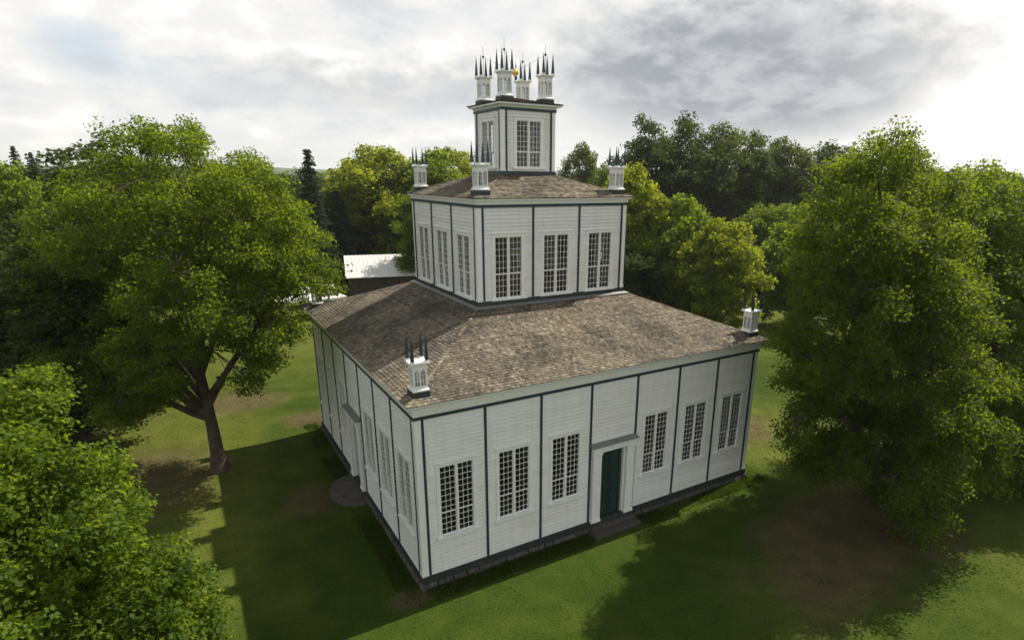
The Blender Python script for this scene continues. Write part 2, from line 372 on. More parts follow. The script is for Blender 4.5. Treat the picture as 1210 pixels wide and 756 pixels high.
# corner lanterns with four spires each
def make_lantern():
    b = MB(); q = .255
    b.square([(.315,.20),(.315,.245),(.285,.29),(q,.295)], True)
    H0, H1 = .295, 1.18
    for sx in (-1, 1):
        for sy in (-1, 1):
            x0, x1 = sorted((sx*q, sx*(q-.055))); y0, y1 = sorted((sy*q, sy*(q-.055))); b.box(x0, x1, y0, y1, H0, H1)
    for k in range(4):
        f = MB(); f.box(-.028, .028, -q+.004, -q+.05, H0, H1-.001); f.box(-q+.055, q-.055, -q+.006, -q+.05, H0, H0+.10); f.box(-q+.055, q-.055, -q+.006, -q+.05, H1-.16, H1)
        for a, c in ((-.20, -.028), (.028, .20)):
            f.box((a+c)/2-.008, (a+c)/2+.008, -q+.015, -q+.035, H0+.1, H1-.16)
            for j in range(1, 3): z = H0+.1+(H1-.26-H0)*j/3; f.box(a, c, -q+.016, -q+.034, z-.008, z+.008)
            # pointed head
            f.poly([(a,-q+.008,H1-.16),(a,-q+.008,H1-.28),((a+c)/2,-q+.008,H1-.16)]); f.poly([(c,-q+.008,H1-.16),((a+c)/2,-q+.008,H1-.16),(c,-q+.008,H1-.28)])
        b.add(f.rot(k))
    b.square([(q,1.18),(.285,1.185),(.30,1.225),(.355,1.235),(.355,1.28),(.02,1.30)], False, True)
    for sx in (-1, 1):
        for sy in (-1, 1): b.box(sx*.265-.07, sx*.265+.07, sy*.265-.07, sy*.265+.07, 1.28, 1.35)
    lan = b.build('lantern', TRIM, TEMPLE)
    p = MB()
    for k in range(4): p.add(MB().add(pane_q(q)).rot(k))
    p.build('pane', GLASS, lan)
    d = MB(); d.square([(.33,-.28),(.325,.17),(.31,.20)], False, True); d.build('plinth', SLATE, lan)
    for sx in (-1, 1):
        for sy in (-1, 1):
            s = MB(); s.loft([[(x*r, y*r, z) for x, y in ((-1,-1),(1,-1),(1,1),(-1,1))] for r, z in ((.052,1.351),(.056,1.42),(.037,1.75),(.004,2.24))], True, True)
            link('spire', s.mesh('spire', NAVY), lan, (sx*.265, sy*.265, 0))
    return lan
def pane_q(q):
    m = MB(); m.poly([(-.2,-q+.025,.4),(.2,-q+.025,.4),(.2,-q+.025,1.0),(-.2,-q+.025,1.0)]); return m
LAN = make_lantern(); first = True
for half, z in ((8.8, 8.04), (3.75, 14.86), (1.13, 19.08)):
    for sx, sy in ((-1,-1),(1,-1),(1,1),(-1,1)):
        if first: LAN.location = (sx*half, sy*half, z); first = False
        else: copy_tree(LAN, TEMPLE, (sx*half, sy*half, z))
for sx, sy in ((-1,-1),(1,-1),(1,1),(-1,1)):
    r = MB(); r.tube((0,0,20.37),(0,0,21.75),.011,.008,6); r.lathe([(.004,21.22),(.045,21.25),(.06,21.29),(.045,21.33),(.004,21.36)], 10)
    link('lightning_rod', r.mesh('lightning_rod', IRON), TEMPLE, (sx*1.13, sy*1.13, 0))
BALL = MB(); BALL.lathe([(.175*math.sin(math.pi*i/14)+.0005, 20.56-.175*math.cos(math.pi*i/14)) for i in range(15)], 24, .05, -.03)
BALL = BALL.build('gold_ball', GOLD, None, True); tag(BALL, 'gold ball hung on wires between the four lanterns at the very top', 'ball')
for sx, sy in ((-1,-1),(1,-1),(1,1),(-1,1)):
    w = MB(); w.tube((.05+sx*.1,-.03+sy*.1,20.66),(sx*1.12,sy*1.12,21.25),.007,.007,5); w.build('wire', IRON, BALL)
# flowers seen through the window right of the front door
V = bpy.data.objects.new('flower_vase', None); COL.objects.link(V); V.location = (2.65, -8.55, 2.1)
tag(V, 'vase of yellow and pink flowers seen through the window right of the front door', 'flowers')
a = MB(); a.lathe([(.09,-1.5),(.09,-.03),(.12,0),(.17,.2),(.19,.38),(.13,.52),(.15,.58)], 16); a.build('vase', plain('vase_glaze', (.28,.13,.10), .3), V)
for nm, colr, spots, rr in (('yellow_bloom', (.85,.72,.03), ((-.28,0,1.35),(.27,-.05,1.62)), .15), ('pink_bloom', (.75,.30,.30), ((.15,0,.85),(.34,.02,.78),(.22,-.04,1.02)), .13)):
    pm = plain(nm+'_petals', colr, .7)
    for (x, y, z) in spots:
        f = MB(); f.tube((0,0,.55),(x,y,z),.008,.006,5)
        for i in range(26):
            d = Vector((rng.gauss(0,1), rng.gauss(0,1), rng.gauss(0,1))).normalized(); e = d.orthogonal().normalized()*.05; g = d.cross(e)
            c = Vector((x,y,z)) + d*rr*.3; t = Vector((x,y,z)) + d*rr
            f.poly([c - e*.4, t - e*.3 + g*.5, t + e*.5, c + e*.4])
        f.build('bloom', pm, V)
# ------------------------------------------------------------------ trees
def kmeans(P, k, g):
    C = P[g.choice(len(P), min(k, len(P)), replace=False)]
    for _ in range(8):
        d = ((P[:,None,:] - C[None])**2).sum(2); a = d.argmin(1)
        for j in range(len(C)):
            if (a == j).any(): C[j] = P[a == j].mean(0)
    return C, ((P[:,None,:] - C[None])**2).sum(2).argmin(1)
class Tubes:
    def __init__(self): self.v = []; self.f = []; self.n = 0; self.t = []
    def path(self, pts, rad, sides):
        pts = np.array(pts, float); n = len(pts); tan = np.gradient(pts, axis=0); tan /= np.linalg.norm(tan, axis=1)[:,None] + 1e-9
        ref = np.array([1.0,0.1,0.05]) if abs(tan[0][0]) < .8 else np.array([0.05,1.0,0.1])
        A = np.cross(tan, ref); A /= np.linalg.norm(A, axis=1)[:,None] + 1e-9; B = np.cross(tan, A)
        th = np.arange(sides)*2*np.pi/sides
        rad = np.array(rad, float)
        ring = pts[:,None,:] + rad[:,None,None]*(A[:,None,:]*np.cos(th)[None,:,None] + B[:,None,:]*np.sin(th)[None,:,None])
        self.v.append(ring.reshape(-1,3))
        i = np.arange(n-1)[:,None]*sides; j = np.arange(sides)[None,:]; jn = (j+1) % sides
        q = np.stack([i+j, i+jn, i+sides+jn, i+sides+j], -1).reshape(-1,4) + self.n
        self.f.append(q); self.n += n*sides
    def build(self, name, mt, parent):
        return link(name, np_mesh(name, np.concatenate(self.v), np.concatenate(self.f), mt, None, True), parent)
def np_mesh(name, V, F, mt, tint=None, smooth=False):
    me = bpy.data.meshes.new(name); m = F.shape[1]
    me.vertices.add(len(V)); me.vertices.foreach_set('co', np.ascontiguousarray(V, dtype=np.float32).ravel())
    me.loops.add(F.size); me.loops.foreach_set('vertex_index', np.ascontiguousarray(F, dtype=np.int32).ravel())
    me.polygons.add(len(F)); me.polygons.foreach_set('loop_start', np.arange(0, F.size, m, dtype=np.int32)); me.polygons.foreach_set('loop_total', np.full(len(F), m, dtype=np.int32))
    if smooth: me.polygons.foreach_set('use_smooth', np.ones(len(F), dtype=bool))
    at = me.attributes.new('tint', 'FLOAT', 'FACE'); at.data.foreach_set('value', (np.full(len(F), .5) if tint is None else tint).astype(np.float32))
    me.materials.append(mt); me.update(calc_edges=True); return me
def leaves(centres, radii, per, size, g, flat=.55, tint0=None, droop=.35):
    """folded leaf quads scattered round each centre, tilted, drooping; clumps share a tint"""
    n = len(centres); idx = np.repeat(np.arange(n), per); N = len(idx)
    off = g.normal(0, 1, (N,3)); L = np.linalg.norm(off, axis=1)[:,None] + 1e-6
    off = off/L*np.minimum(L, 2.1); off[:,2] *= flat
    # sprays hang slightly at their rim
    off *= radii[idx][:,None]*.62
    off[:,2] -= droop*(off[:,0]**2 + off[:,1]**2)/(radii[idx]*1.6)
    P = centres[idx] + off
    nrm = g.normal(0, .55, (N,3)) + np.array([0,0,.75]) + off/(radii[idx][:,None]+.01)*.35
    nrm /= np.linalg.norm(nrm, axis=1)[:,None]
    d = g.normal(0, 1, (N,3)) + off/(radii[idx][:,None]+.01)*.8; d[:,2] -= .5
    d -= nrm*(d*nrm).sum(1)[:,None]; d /= np.linalg.norm(d, axis=1)[:,None] + 1e-9
    s = np.cross(nrm, d); sz = size*g.uniform(.65, 1.3, N)[:,None]
    fold = nrm*sz*.16
    V = np.stack([P - d*sz*.45, P + s*sz*.42 + fold - d*sz*.05, P + d*sz*.55 - nrm*sz*.1, P - s*sz*.42 + fold - d*sz*.05], 1).reshape(-1,3)
    F = np.arange(N*4).reshape(N,4)
    ct = g.normal(0, .17, n) if tint0 is None else tint0
    t = np.clip(.5 + ct[idx] + g.normal(0, .085, N), 0, 1)
    return V, F, t
def crown_points(lobes, spacing, g, hollow=.45, gaps=.33):
    """clump centres: through each lobe, denser towards its surface, thinned to a spacing, ragged"""
    out = []
    for x, y, z, r in lobes:
        k = int(max(8, 3.2*(r/spacing)**3 + 10))
        u = g.normal(0, 1, (k,3)); u /= np.linalg.norm(u, axis=1)[:,None]
        rr = r*(hollow + (1.12-hollow)*g.uniform(0, 1, k)**.6)
        out.append(np.array([x,y,z]) + u*rr[:,None]*np.array([1,1,.9]))
    P = np.concatenate(out); g.shuffle(P)
    if gaps > 0:      # open pockets between the boughs
        v = np.zeros(len(P)); sc = np.mean([l[3] for l in lobes])
        for _ in range(7):
            k = g.normal(0, 1, 3); k *= 2*np.pi/(sc*g.uniform(1.3, 2.6))/np.linalg.norm(k)*np.array([1,1,1.35]); v += np.sin(P@k + g.uniform(0, 6.28))
        P = P[v > np.quantile(v, gaps)]
    cell = {}; keep = []
    for i, p in enumerate(P):
        c = tuple((p//spacing).astype(int)); ok = True
        for dx in (-1,0,1):
            for dy in (-1,0,1):
                for dz in (-1,0,1):
                    for j in cell.get((c[0]+dx,c[1]+dy,c[2]+dz), ()):
                        if ((P[j]-p)**2).sum() < spacing**2: ok = False; break
                    if not ok: break
                if not ok: break
            if not ok: break
        if ok: cell.setdefault(c, []).append(i); keep.append(i)
    return P[keep]
def boughs(lobes, size, spacing, g, gaps, tall=.95):
    """the crown as separate boughs, each a flattened heap of sprays fuller on top and outside"""
    B = crown_points(lobes, size*1.25, g, .35, gaps); mid = B.mean(0); out = []
    for b in B:
        s = size*g.uniform(.75, 1.25); k = max(5, int(9*(s/spacing)**2))
        u = g.normal(0, 1, (k,3)); u /= np.linalg.norm(u, axis=1)[:,None]; u[:,2] = u[:,2]*.8 + .25
        o = b - mid; o[2] *= .4; o /= np.linalg.norm(o) + 1e-6
        p = b + (u*g.uniform(.35, 1.0, (k,1)) + o*.25)*s*np.array([1,1,tall]); p[:,2] -= .16*((p[:,:2]-b[:2])**2).sum(1)/s
        q = [];
        for x in p:
            if all(((x-y)**2).sum() > (spacing*.62)**2 for y in q): q.append(x)
        out += q
    return np.array(out)
def skeleton(tb, base, fork, top, r0, pts, limbs, subs, g, lean=(0,0), twig=True, wob=.5, vase=0):
    """tapered trunk, limbs to k-means cluster centres, sub-branches, twigs to the clumps"""
    base = np.array(base, float); C, a = kmeans(pts, limbs, g)
    H = top - base[2]; n = 14; hs = np.linspace(0, 1, n)
    cx = pts[:,:2].mean(0) - base[:2]
    axis = np.stack([base[0] + lean[0]*hs + (cx[0]-lean[0])*hs**2*.7 + wob*.25*np.sin(hs*5+1), base[1] + lean[1]*hs + (cx[1]-lean[1])*hs**2*.7 + wob*.25*np.cos(hs*4) - wob*.25, base[2] + hs*H], 1)
    rad = r0*(1 - .93*hs**.9)*(1 + .55*np.exp(-hs*H/.45)); axis[0,2] -= .15
    tb.path(axis, rad, 12)
    for j in range(len(C)):
        sel = pts[a == j]
        if not len(sel): continue
        c = C[j]; dxy = np.hypot(*(c[:2]-base[:2]))
        hz = np.clip(c[2] - .75*dxy - g.uniform(.3,1.2), fork, max(fork+.3, top-1)); hz = fork + (hz-fork)*(.35 if vase else 1); h = (hz-base[2])/H
        s = np.array([np.interp(h, hs, axis[:,k]) for k in range(3)]); rs = np.interp(h, hs, rad)
        t = np.linspace(0, 1, 8)[:,None]; mid = s*.45 + c*.55 + np.array([0,0,-.12*dxy + .3]) + g.normal(0,.25,3)
        q = s*(1-t)**2 + 2*mid*t*(1-t) + c*t**2 + g.normal(0, .05*wob+.03, (8,3))*np.minimum(1, t*3)
        rl = min(rs*.72, .05 + .018*len(sel)**.6 + .02*dxy*.5); tb.path(q, rl*(1-.75*t[:,0]), 7)
        if len(sel) < 3: continue
        C2, a2 = kmeans(sel, max(2, int(len(sel)/subs)), g)
        for m in range(len(C2)):
            s2 = sel[a2 == m]
            if not len(s2): continue
            e = C2[m]; dd = np.linalg.norm(q-e, axis=1) + np.linspace(1.2, 0, 8); b = q[dd.argmin()]; bi = dd.argmin()
            t5 = np.linspace(0, 1, 5)[:,None]; md = (b+e)/2 + np.array([0,0,.12*np.linalg.norm(e-b)]) + g.normal(0,.12,3)
            q2 = b*(1-t5)**2 + 2*md*t5*(1-t5) + e*t5**2; rb = min(rl*(1-.75*bi/7)*.7, .02+.010*len(s2)**.5)
            tb.path(q2, rb*(1-.7*t5[:,0]), 5)
            if twig:
                for p in s2:
                    k = g.integers(2, 5); w = np.stack([q2[k], (q2[k]+p)/2 + g.normal(0,.08,3), p]); tb.path(w, [rb*.4, rb*.28, rb*.1], 3)
def tree(name, base, lobes, r0, fork, top, leaf, per, clump, spacing, lm, seed, limbs=9, subs=9, lean=(0,0), flat=.6, dark=0.0, gaps=.12, bough=1.25, vase=0):
    g = np.random.default_rng(seed); pts = boughs(lobes, bough, spacing, g, gaps)
    T = bpy.data.objects.new(name, None); COL.objects.link(T); T.location = base
    b = np.array(base, float); tb = Tubes(); skeleton(tb, (0,0,0), fork, top, r0, pts - b, limbs, subs, g, lean, vase=vase)
    tb.build('trunk', BARK, T)
    V, F, t = leaves(pts - b, g.uniform(.75, 1.25, len(pts))*clump, per, leaf, g, flat)
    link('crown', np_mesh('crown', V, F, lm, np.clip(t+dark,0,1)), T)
    print(name, len(pts), 'clumps', len(F), 'leaves'); return T
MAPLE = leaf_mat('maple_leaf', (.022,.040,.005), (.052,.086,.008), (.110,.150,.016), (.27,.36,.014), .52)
MAPLE_LIT = leaf_mat('sunlit_maple_leaf', (.028,.054,.006), (.070,.118,.010), (.140,.195,.020), (.28,.37,.018), .50)  # lit copy of the maple leaf, sunlight put into its brighter colour
DEEP = leaf_mat('dark_broad_leaf', (.017,.032,.007), (.034,.058,.010), (.058,.088,.016), (.10,.145,.015), .4)
PALE = leaf_mat('pale_broad_leaf', (.045,.072,.007), (.115,.160,.012), (.20,.25,.024), (.38,.44,.018), .52)
OLIVE = leaf_mat('olive_broad_leaf', (.024,.042,.009), (.050,.080,.015), (.090,.125,.026), (.17,.22,.022), .45)
NEEDLE = leaf_mat('spruce_needle', (.013,.026,.013), (.028,.048,.024), (.048,.072,.036), (.05,.075,.02), .25)
BIG_LEFT= [(-16.19, 6.4, 16.63, 1.02), (-16.23, 8.92, 16.7, 1.13), (-16.3, 12.75, 16.81, 0.92), (-17.09, 7.55, 15.41, 0.92), (-17.2, 10.0, 15.39, 0.94), (-17.35, 13.63, 15.37, 0.94), (-14.45, 4.57, 16.7, 1.07), (-14.33, 8.17, 16.81, 1.12), (-14.21, 11.44, 16.92, 0.99), (-12.91, 2.99, 15.47, 1.26), (-12.52, 7.63, 15.44, 1.41), (-12.28, 10.42, 15.43, 1.45), (-11.69, 3.99, 14.3, 1.22), (-11.45, 6.02, 14.22, 1.24), (-11.2, 8.14, 14.13, 1.28), (-16.35, 5.66, 14.49, 1.69), (-16.43, 9.33, 14.36, 2.15), (-16.51, 12.71, 14.24, 1.99), (-14.12, 2.74, 14.2, 2.24), (-13.91, 7.25, 13.99, 2.25), (-13.72, 11.21, 13.81, 2.38), (-12.0, 2.81, 13.01, 1.74), (-11.6, 6.28, 12.71, 2.04), (-11.35, 8.48, 12.53, 1.93), (-11.29, 1.44, 11.94, 1.08), (-10.79, 4.95, 11.5, 1.19), (-10.6, 6.3, 11.33, 1.08), (-18.61, 6.36, 11.99, 1.68), (-18.95, 10.4, 11.57, 2.18), (-19.17, 12.87, 11.31, 1.82), (-16.19, 3.59, 11.21, 2.0), (-16.27, 7.9, 10.61, 2.58), (-16.35, 11.78, 10.08, 2.13), (-13.68, 1.66, 10.52, 2.28), (-13.39, 6.2, 9.75, 2.7), (-13.28, 8.02, 9.44, 2.21), (-12.21, 2.82, 10.62, 1.15), (-11.98, 5.0, 10.27, 1.18), (-11.66, 8.02, 9.78, 1.27), (-18.15, 5.68, 8.62, 1.76), (-18.34, 8.27, 8.08, 1.73), (-18.58, 11.5, 7.42, 1.54), (-13.02, 2.16, 8.34, 1.07), (-12.77, 5.09, 7.65, 1.21), (-12.61, 7.08, 7.17, 1.13), (-15.94, 3.32, 8.45, 1.17), (-15.97, 6.09, 7.83, 1.25), (-16.01, 9.21, 7.12, 1.23), (-18.27, 6.72, 14.09, 1.48), (-18.5, 9.86, 13.95, 1.68), (-18.74, 13.0, 13.81, 1.42), (-12.18, 2.4, 9.45, 0.72), (-11.9, 4.99, 8.93, 0.76), (-11.66, 7.14, 8.5, 0.66), (-19.79, 7.77, 7.71, 1.18), (-19.82, 8.05, 7.65, 1.27), (-20.06, 10.09, 7.21, 1.31), (-11.76, 1.68, 8.42, 0.58), (-11.55, 3.39, 8.01, 0.68), (-11.17, 6.37, 7.3, 0.62), (-12.86, 1.29, 7.49, 0.75), (-12.58, 4.37, 6.65, 0.76), (-12.38, 6.57, 6.05, 0.68), (-16.74, 1.82, 6.65, 0.73), (-16.88, 5.54, 5.55, 0.83), (-17.01, 8.93, 4.55, 0.79), (-18.33, 4.75, 5.26, 0.99), (-18.54, 7.37, 4.45, 1.09), (-18.76, 9.95, 3.64, 1.01), (-13.59, 1.48, 6.72, 0.47), (-13.47, 3.19, 6.21, 0.52), (-13.26, 6.47, 5.24, 0.43), (-17.37, 3.4, 6.87, 0.99), (-17.52, 6.16, 6.11, 1.1), (-17.73, 9.92, 5.08, 0.87), (-19.25, 6.24, 6.28, 1.07), (-19.36, 7.25, 6.01, 1.3), (-19.59, 9.42, 5.42, 1.14), (-20.63, 7.41, 7.04, 1.3), (-20.74, 8.26, 6.84, 1.57), (-20.9, 9.37, 6.58, 1.45), (-10.71, 2.3, 11.11, 0.81), (-10.43, 4.1, 10.84, 0.83), (-10.15, 5.86, 10.58, 0.85), (-10.0, 1.72, 11.14, 0.6), (-9.56, 4.11, 10.78, 0.59), (-9.38, 5.12, 10.63, 0.53), (-9.49, 2.53, 10.22, 0.27), (-9.56, 2.15, 10.29, 0.3), (-9.11, 4.45, 9.89, 0.26), (-10.99, 2.78, 12.05, 0.93), (-10.82, 3.98, 11.91, 1.12), (-10.53, 5.92, 11.68, 0.9), (-20.59, 11.1, 9.81, 1.56), (-20.54, 10.73, 9.87, 1.86), (-20.53, 10.62, 9.88, 1.68), (-19.72, 9.11, 12.58, 1.52), (-19.73, 9.26, 12.57, 1.59), (-19.93, 11.11, 12.42, 1.44)]

FRONT_LEFT= [(-18.88, -15.1, 11.06, 0.77), (-19.76, -11.53, 9.85, 0.82), (-20.32, -9.2, 9.05, 0.84), (-19.31, -15.37, 9.86, 1.03), (-20.08, -12.62, 8.66, 1.29), (-20.95, -9.54, 7.32, 1.05), (-18.5, -15.58, 9.63, 0.94), (-19.06, -13.08, 8.48, 1.04), (-19.8, -9.74, 6.94, 0.94), (-17.87, -15.94, 9.45, 0.63), (-18.27, -13.73, 8.37, 0.75), (-18.83, -10.63, 6.86, 0.71), (-19.11, -15.84, 8.48, 1.31), (-19.86, -13.08, 6.93, 1.4), (-20.4, -11.11, 5.83, 1.11), (-18.05, -16.5, 8.5, 0.98), (-18.65, -13.55, 6.77, 1.08), (-19.1, -11.35, 5.47, 0.89), (-17.52, -16.34, 7.6, 0.68), (-17.88, -13.99, 6.07, 0.74), (-18.18, -12.09, 4.82, 0.69), (-18.81, -15.73, 6.92, 1.21), (-19.34, -13.59, 5.48, 1.3), (-19.86, -11.49, 4.07, 1.14), (-17.69, -17.16, 7.07, 0.79), (-18.2, -14.44, 5.03, 0.96), (-18.6, -12.27, 3.41, 0.93), (-17.3, -16.86, 6.31, 0.68), (-17.57, -15.06, 4.88, 0.73), (-17.76, -13.76, 3.85, 0.58), (-19.64, -16.16, 7.29, 1.29), (-20.65, -13.03, 5.19, 1.41), (-21.17, -11.44, 4.12, 1.47), (-19.49, -15.12, 10.47, 1.2), (-20.44, -11.86, 9.22, 1.38), (-21.2, -9.21, 8.2, 1.32), (-20.39, -14.32, 8.16, 1.57), (-21.16, -12.04, 6.97, 1.72), (-22.18, -9.0, 5.38, 1.46), (-21.19, -14.19, 6.83, 1.39), (-21.67, -12.97, 6.08, 1.47), (-23.09, -9.28, 3.84, 1.46), (-18.33, -17.36, 6.53, 1.16), (-18.85, -15.22, 4.79, 1.43), (-19.41, -12.94, 2.95, 1.1), (-19.94, -15.47, 5.22, 1.36), (-20.42, -14.03, 4.08, 1.39), (-21.25, -11.53, 2.1, 1.34), (-19.73, -14.85, 9.07, 1.09), (-20.32, -12.87, 8.13, 1.27), (-21.24, -9.82, 6.67, 1.16), (-16.75, -16.16, 6.92, 0.51), (-16.9, -14.61, 5.83, 0.65), (-16.9, -14.58, 5.81, 0.51), (-17.16, -16.14, 7.98, 0.57), (-17.28, -15.14, 7.37, 0.56), (-17.57, -12.92, 6.01, 0.56), (-16.4, -15.12, 5.29, 0.51), (-16.39, -15.26, 5.4, 0.48), (-16.41, -15.03, 5.22, 0.48), (-17.09, -17.02, 7.46, 0.42), (-17.38, -14.76, 5.86, 0.47), (-17.55, -13.45, 4.93, 0.46), (-18.49, -14.33, 11.39, 0.44), (-19.02, -11.73, 10.62, 0.48), (-19.62, -8.79, 9.74, 0.45), (-16.95, -15.96, 5.61, 0.49), (-17.06, -14.93, 4.8, 0.6), (-17.16, -14.02, 4.08, 0.5)]

RIGHT= [(7.12, -13.64, 14.18, 0.66), (10.61, -11.33, 13.95, 0.78), (11.92, -10.46, 13.86, 0.68), (7.0, -13.09, 12.71, 0.71), (9.5, -11.36, 12.38, 0.78), (11.12, -10.24, 12.17, 0.76), (9.7, -13.82, 16.54, 0.42), (12.96, -11.9, 16.65, 0.5), (14.95, -10.73, 16.72, 0.43), (9.16, -13.29, 15.68, 0.4), (10.69, -12.33, 15.68, 0.51), (13.82, -10.39, 15.68, 0.4), (11.62, -13.99, 16.24, 0.42), (13.57, -12.94, 16.29, 0.49), (15.49, -11.91, 16.33, 0.43), (9.98, -14.39, 15.59, 0.51), (13.19, -12.59, 15.58, 0.67), (15.15, -11.5, 15.58, 0.57), (7.99, -13.68, 14.69, 0.94), (11.21, -11.63, 14.56, 0.94), (13.93, -9.9, 14.44, 0.93), (11.2, -14.71, 14.58, 1.18), (13.38, -13.57, 14.5, 1.29), (16.79, -11.8, 14.36, 1.02), (9.87, -13.89, 14.4, 1.25), (11.97, -12.68, 14.29, 1.32), (15.03, -10.9, 14.14, 1.23), (8.08, -13.08, 13.0, 0.99), (9.96, -11.84, 12.79, 1.13), (12.39, -10.24, 12.52, 0.98), (8.47, -15.06, 12.51, 1.82), (12.07, -13.03, 12.04, 1.95), (15.01, -11.36, 11.65, 1.63), (11.54, -15.31, 12.35, 1.2), (14.27, -13.96, 12.01, 1.46), (16.18, -13.02, 11.78, 1.4), (7.28, -13.27, 11.12, 1.03), (8.34, -12.55, 10.91, 1.05), (10.53, -11.08, 10.47, 0.91), (7.48, -15.16, 10.38, 1.93), (9.89, -13.75, 9.83, 1.92), (13.0, -11.93, 9.11, 1.93), (10.59, -15.81, 9.24, 1.8), (11.92, -15.16, 8.92, 1.94), (15.32, -13.49, 8.08, 1.58), (6.62, -13.71, 9.09, 0.81), (8.48, -12.45, 8.53, 0.95), (10.59, -11.02, 7.91, 0.83), (6.94, -15.07, 7.56, 1.53), (9.18, -13.72, 6.75, 1.67), (11.49, -12.32, 5.92, 1.64), (8.7, -16.17, 6.65, 1.83), (10.1, -15.45, 6.13, 2.09), (12.97, -13.98, 5.07, 1.96), (10.28, -17.38, 6.75, 1.42), (13.52, -15.97, 5.64, 1.58), (14.93, -15.35, 5.15, 1.41), (5.84, -14.42, 6.69, 0.64), (7.81, -13.1, 5.86, 0.83), (9.71, -11.84, 5.07, 0.73), (7.35, -15.69, 4.64, 1.41), (9.42, -14.52, 3.65, 1.55), (11.89, -13.11, 2.45, 1.25), (8.18, -17.26, 4.33, 1.24), (10.38, -16.2, 3.28, 1.44), (13.01, -14.93, 2.03, 1.31), (10.48, -17.9, 4.41, 0.96), (12.52, -17.06, 3.53, 1.13), (15.24, -15.94, 2.36, 0.95), (5.48, -15.45, 5.56, 0.83), (7.86, -13.95, 4.42, 0.95), (9.81, -12.73, 3.48, 0.78), (13.31, -17.9, 4.53, 0.85), (13.43, -17.85, 4.48, 0.96), (15.26, -17.17, 3.77, 0.85), (12.3, -17.56, 6.81, 1.2), (13.37, -17.13, 6.46, 1.21), (16.13, -16.03, 5.59, 1.19), (12.94, -16.46, 9.09, 0.96), (14.17, -15.94, 8.8, 1.24), (15.35, -15.43, 8.53, 1.06), (11.25, -16.53, 11.13, 1.02), (14.83, -14.91, 10.52, 1.09), (15.42, -14.64, 10.42, 0.88), (5.98, -14.18, 8.01, 0.74), (7.66, -13.05, 7.42, 0.8), (9.82, -11.6, 6.65, 0.66), (8.81, -17.75, 2.62, 0.73), (10.79, -16.86, 1.57, 0.89), (13.48, -15.65, 0.12, 0.8)]

RIGHT2= [(19.78, -11.9, 14.62, 0.93), (22.48, -10.63, 14.54, 0.95), (24.41, -9.71, 14.48, 0.91), (20.82, -13.3, 14.74, 1.11), (24.21, -11.86, 14.65, 1.33), (27.52, -10.46, 14.57, 1.18), (21.75, -14.75, 14.29, 1.34), (26.24, -13.07, 14.12, 1.37), (29.55, -11.84, 14.0, 1.38), (17.94, -12.23, 13.94, 1.04), (21.15, -10.66, 13.77, 1.23), (23.32, -9.6, 13.66, 0.94), (19.37, -13.32, 13.55, 1.35), (22.39, -11.99, 13.36, 1.64), (25.11, -10.8, 13.2, 1.28), (21.02, -14.61, 13.17, 1.48), (25.22, -13.0, 12.88, 1.62), (27.2, -12.23, 12.74, 1.56), (18.14, -13.04, 10.78, 1.62), (20.49, -11.96, 10.44, 1.64), (23.26, -10.67, 10.04, 1.65), (18.89, -14.91, 10.57, 1.97), (22.4, -13.51, 10.05, 2.06), (25.3, -12.35, 9.62, 2.17), (22.95, -15.67, 10.79, 2.15), (25.84, -14.7, 10.43, 2.22), (29.4, -13.5, 9.98, 2.21), (18.53, -14.15, 7.36, 1.49), (20.35, -13.38, 6.92, 1.68), (24.08, -11.79, 6.01, 1.54), (19.86, -16.14, 7.22, 2.31), (23.91, -14.71, 6.25, 2.3), (25.99, -13.98, 5.76, 2.24), (21.52, -17.48, 7.32, 2.15), (26.1, -16.1, 6.29, 2.65), (27.75, -15.6, 5.92, 2.01), (18.53, -15.54, 4.51, 1.47), (20.41, -14.82, 3.89, 1.6), (22.99, -13.82, 3.05, 1.49), (20.27, -17.34, 4.32, 1.85), (22.61, -16.6, 3.58, 2.03), (26.38, -15.41, 2.38, 1.77), (23.44, -18.5, 4.56, 1.82), (26.25, -17.77, 3.75, 2.02), (27.5, -17.44, 3.4, 1.68), (24.28, -17.63, 8.78, 1.94), (27.16, -16.83, 8.28, 2.04), (29.56, -16.17, 7.87, 1.98), (18.3, -11.03, 11.86, 1.21), (19.91, -10.19, 11.68, 1.34), (19.25, -10.53, 11.75, 1.1), (17.91, -12.34, 8.42, 1.14), (19.43, -11.6, 8.09, 1.32), (20.18, -11.23, 7.92, 1.24), (22.18, -15.48, 13.82, 1.62), (25.59, -14.29, 13.65, 1.85), (30.08, -12.72, 13.43, 1.8), (20.19, -17.85, 1.21, 1.39), (21.78, -17.37, 0.57, 1.44), (25.93, -16.11, -1.11, 1.46), (17.53, -16.99, 1.53, 1.2), (21.38, -15.63, -0.12, 1.27), (24.16, -14.65, -1.3, 1.21), (22.04, -18.99, 1.24, 1.39), (24.72, -18.3, 0.21, 1.39), (28.32, -17.38, -1.17, 1.48)]

t = tree('maple_tree', (-15.4,6.05,0), BIG_LEFT, .36, 3.0, 15.5, .128, 56, .42, .56, MAPLE, 11, 15, 12, (-.35,.9), gaps=.44, bough=.80, vase=1)
tag(t, 'big green maple with bare forked trunk standing on the lawn beside the temple side door', 'tree', 'big trees around the temple')
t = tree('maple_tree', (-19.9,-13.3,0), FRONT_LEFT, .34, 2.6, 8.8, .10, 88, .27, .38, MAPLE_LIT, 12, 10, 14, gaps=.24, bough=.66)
tag(t, 'bright sunlit maple nearest the camera, seen from above, its trunk hidden by the crown', 'tree', 'big trees around the temple')
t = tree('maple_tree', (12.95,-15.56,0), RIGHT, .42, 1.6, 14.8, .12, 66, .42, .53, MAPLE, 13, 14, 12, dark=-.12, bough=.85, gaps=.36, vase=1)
tag(t, 'large dark maple, its low boughs over a patch of bare brown soil', 'tree', 'big trees around the temple')
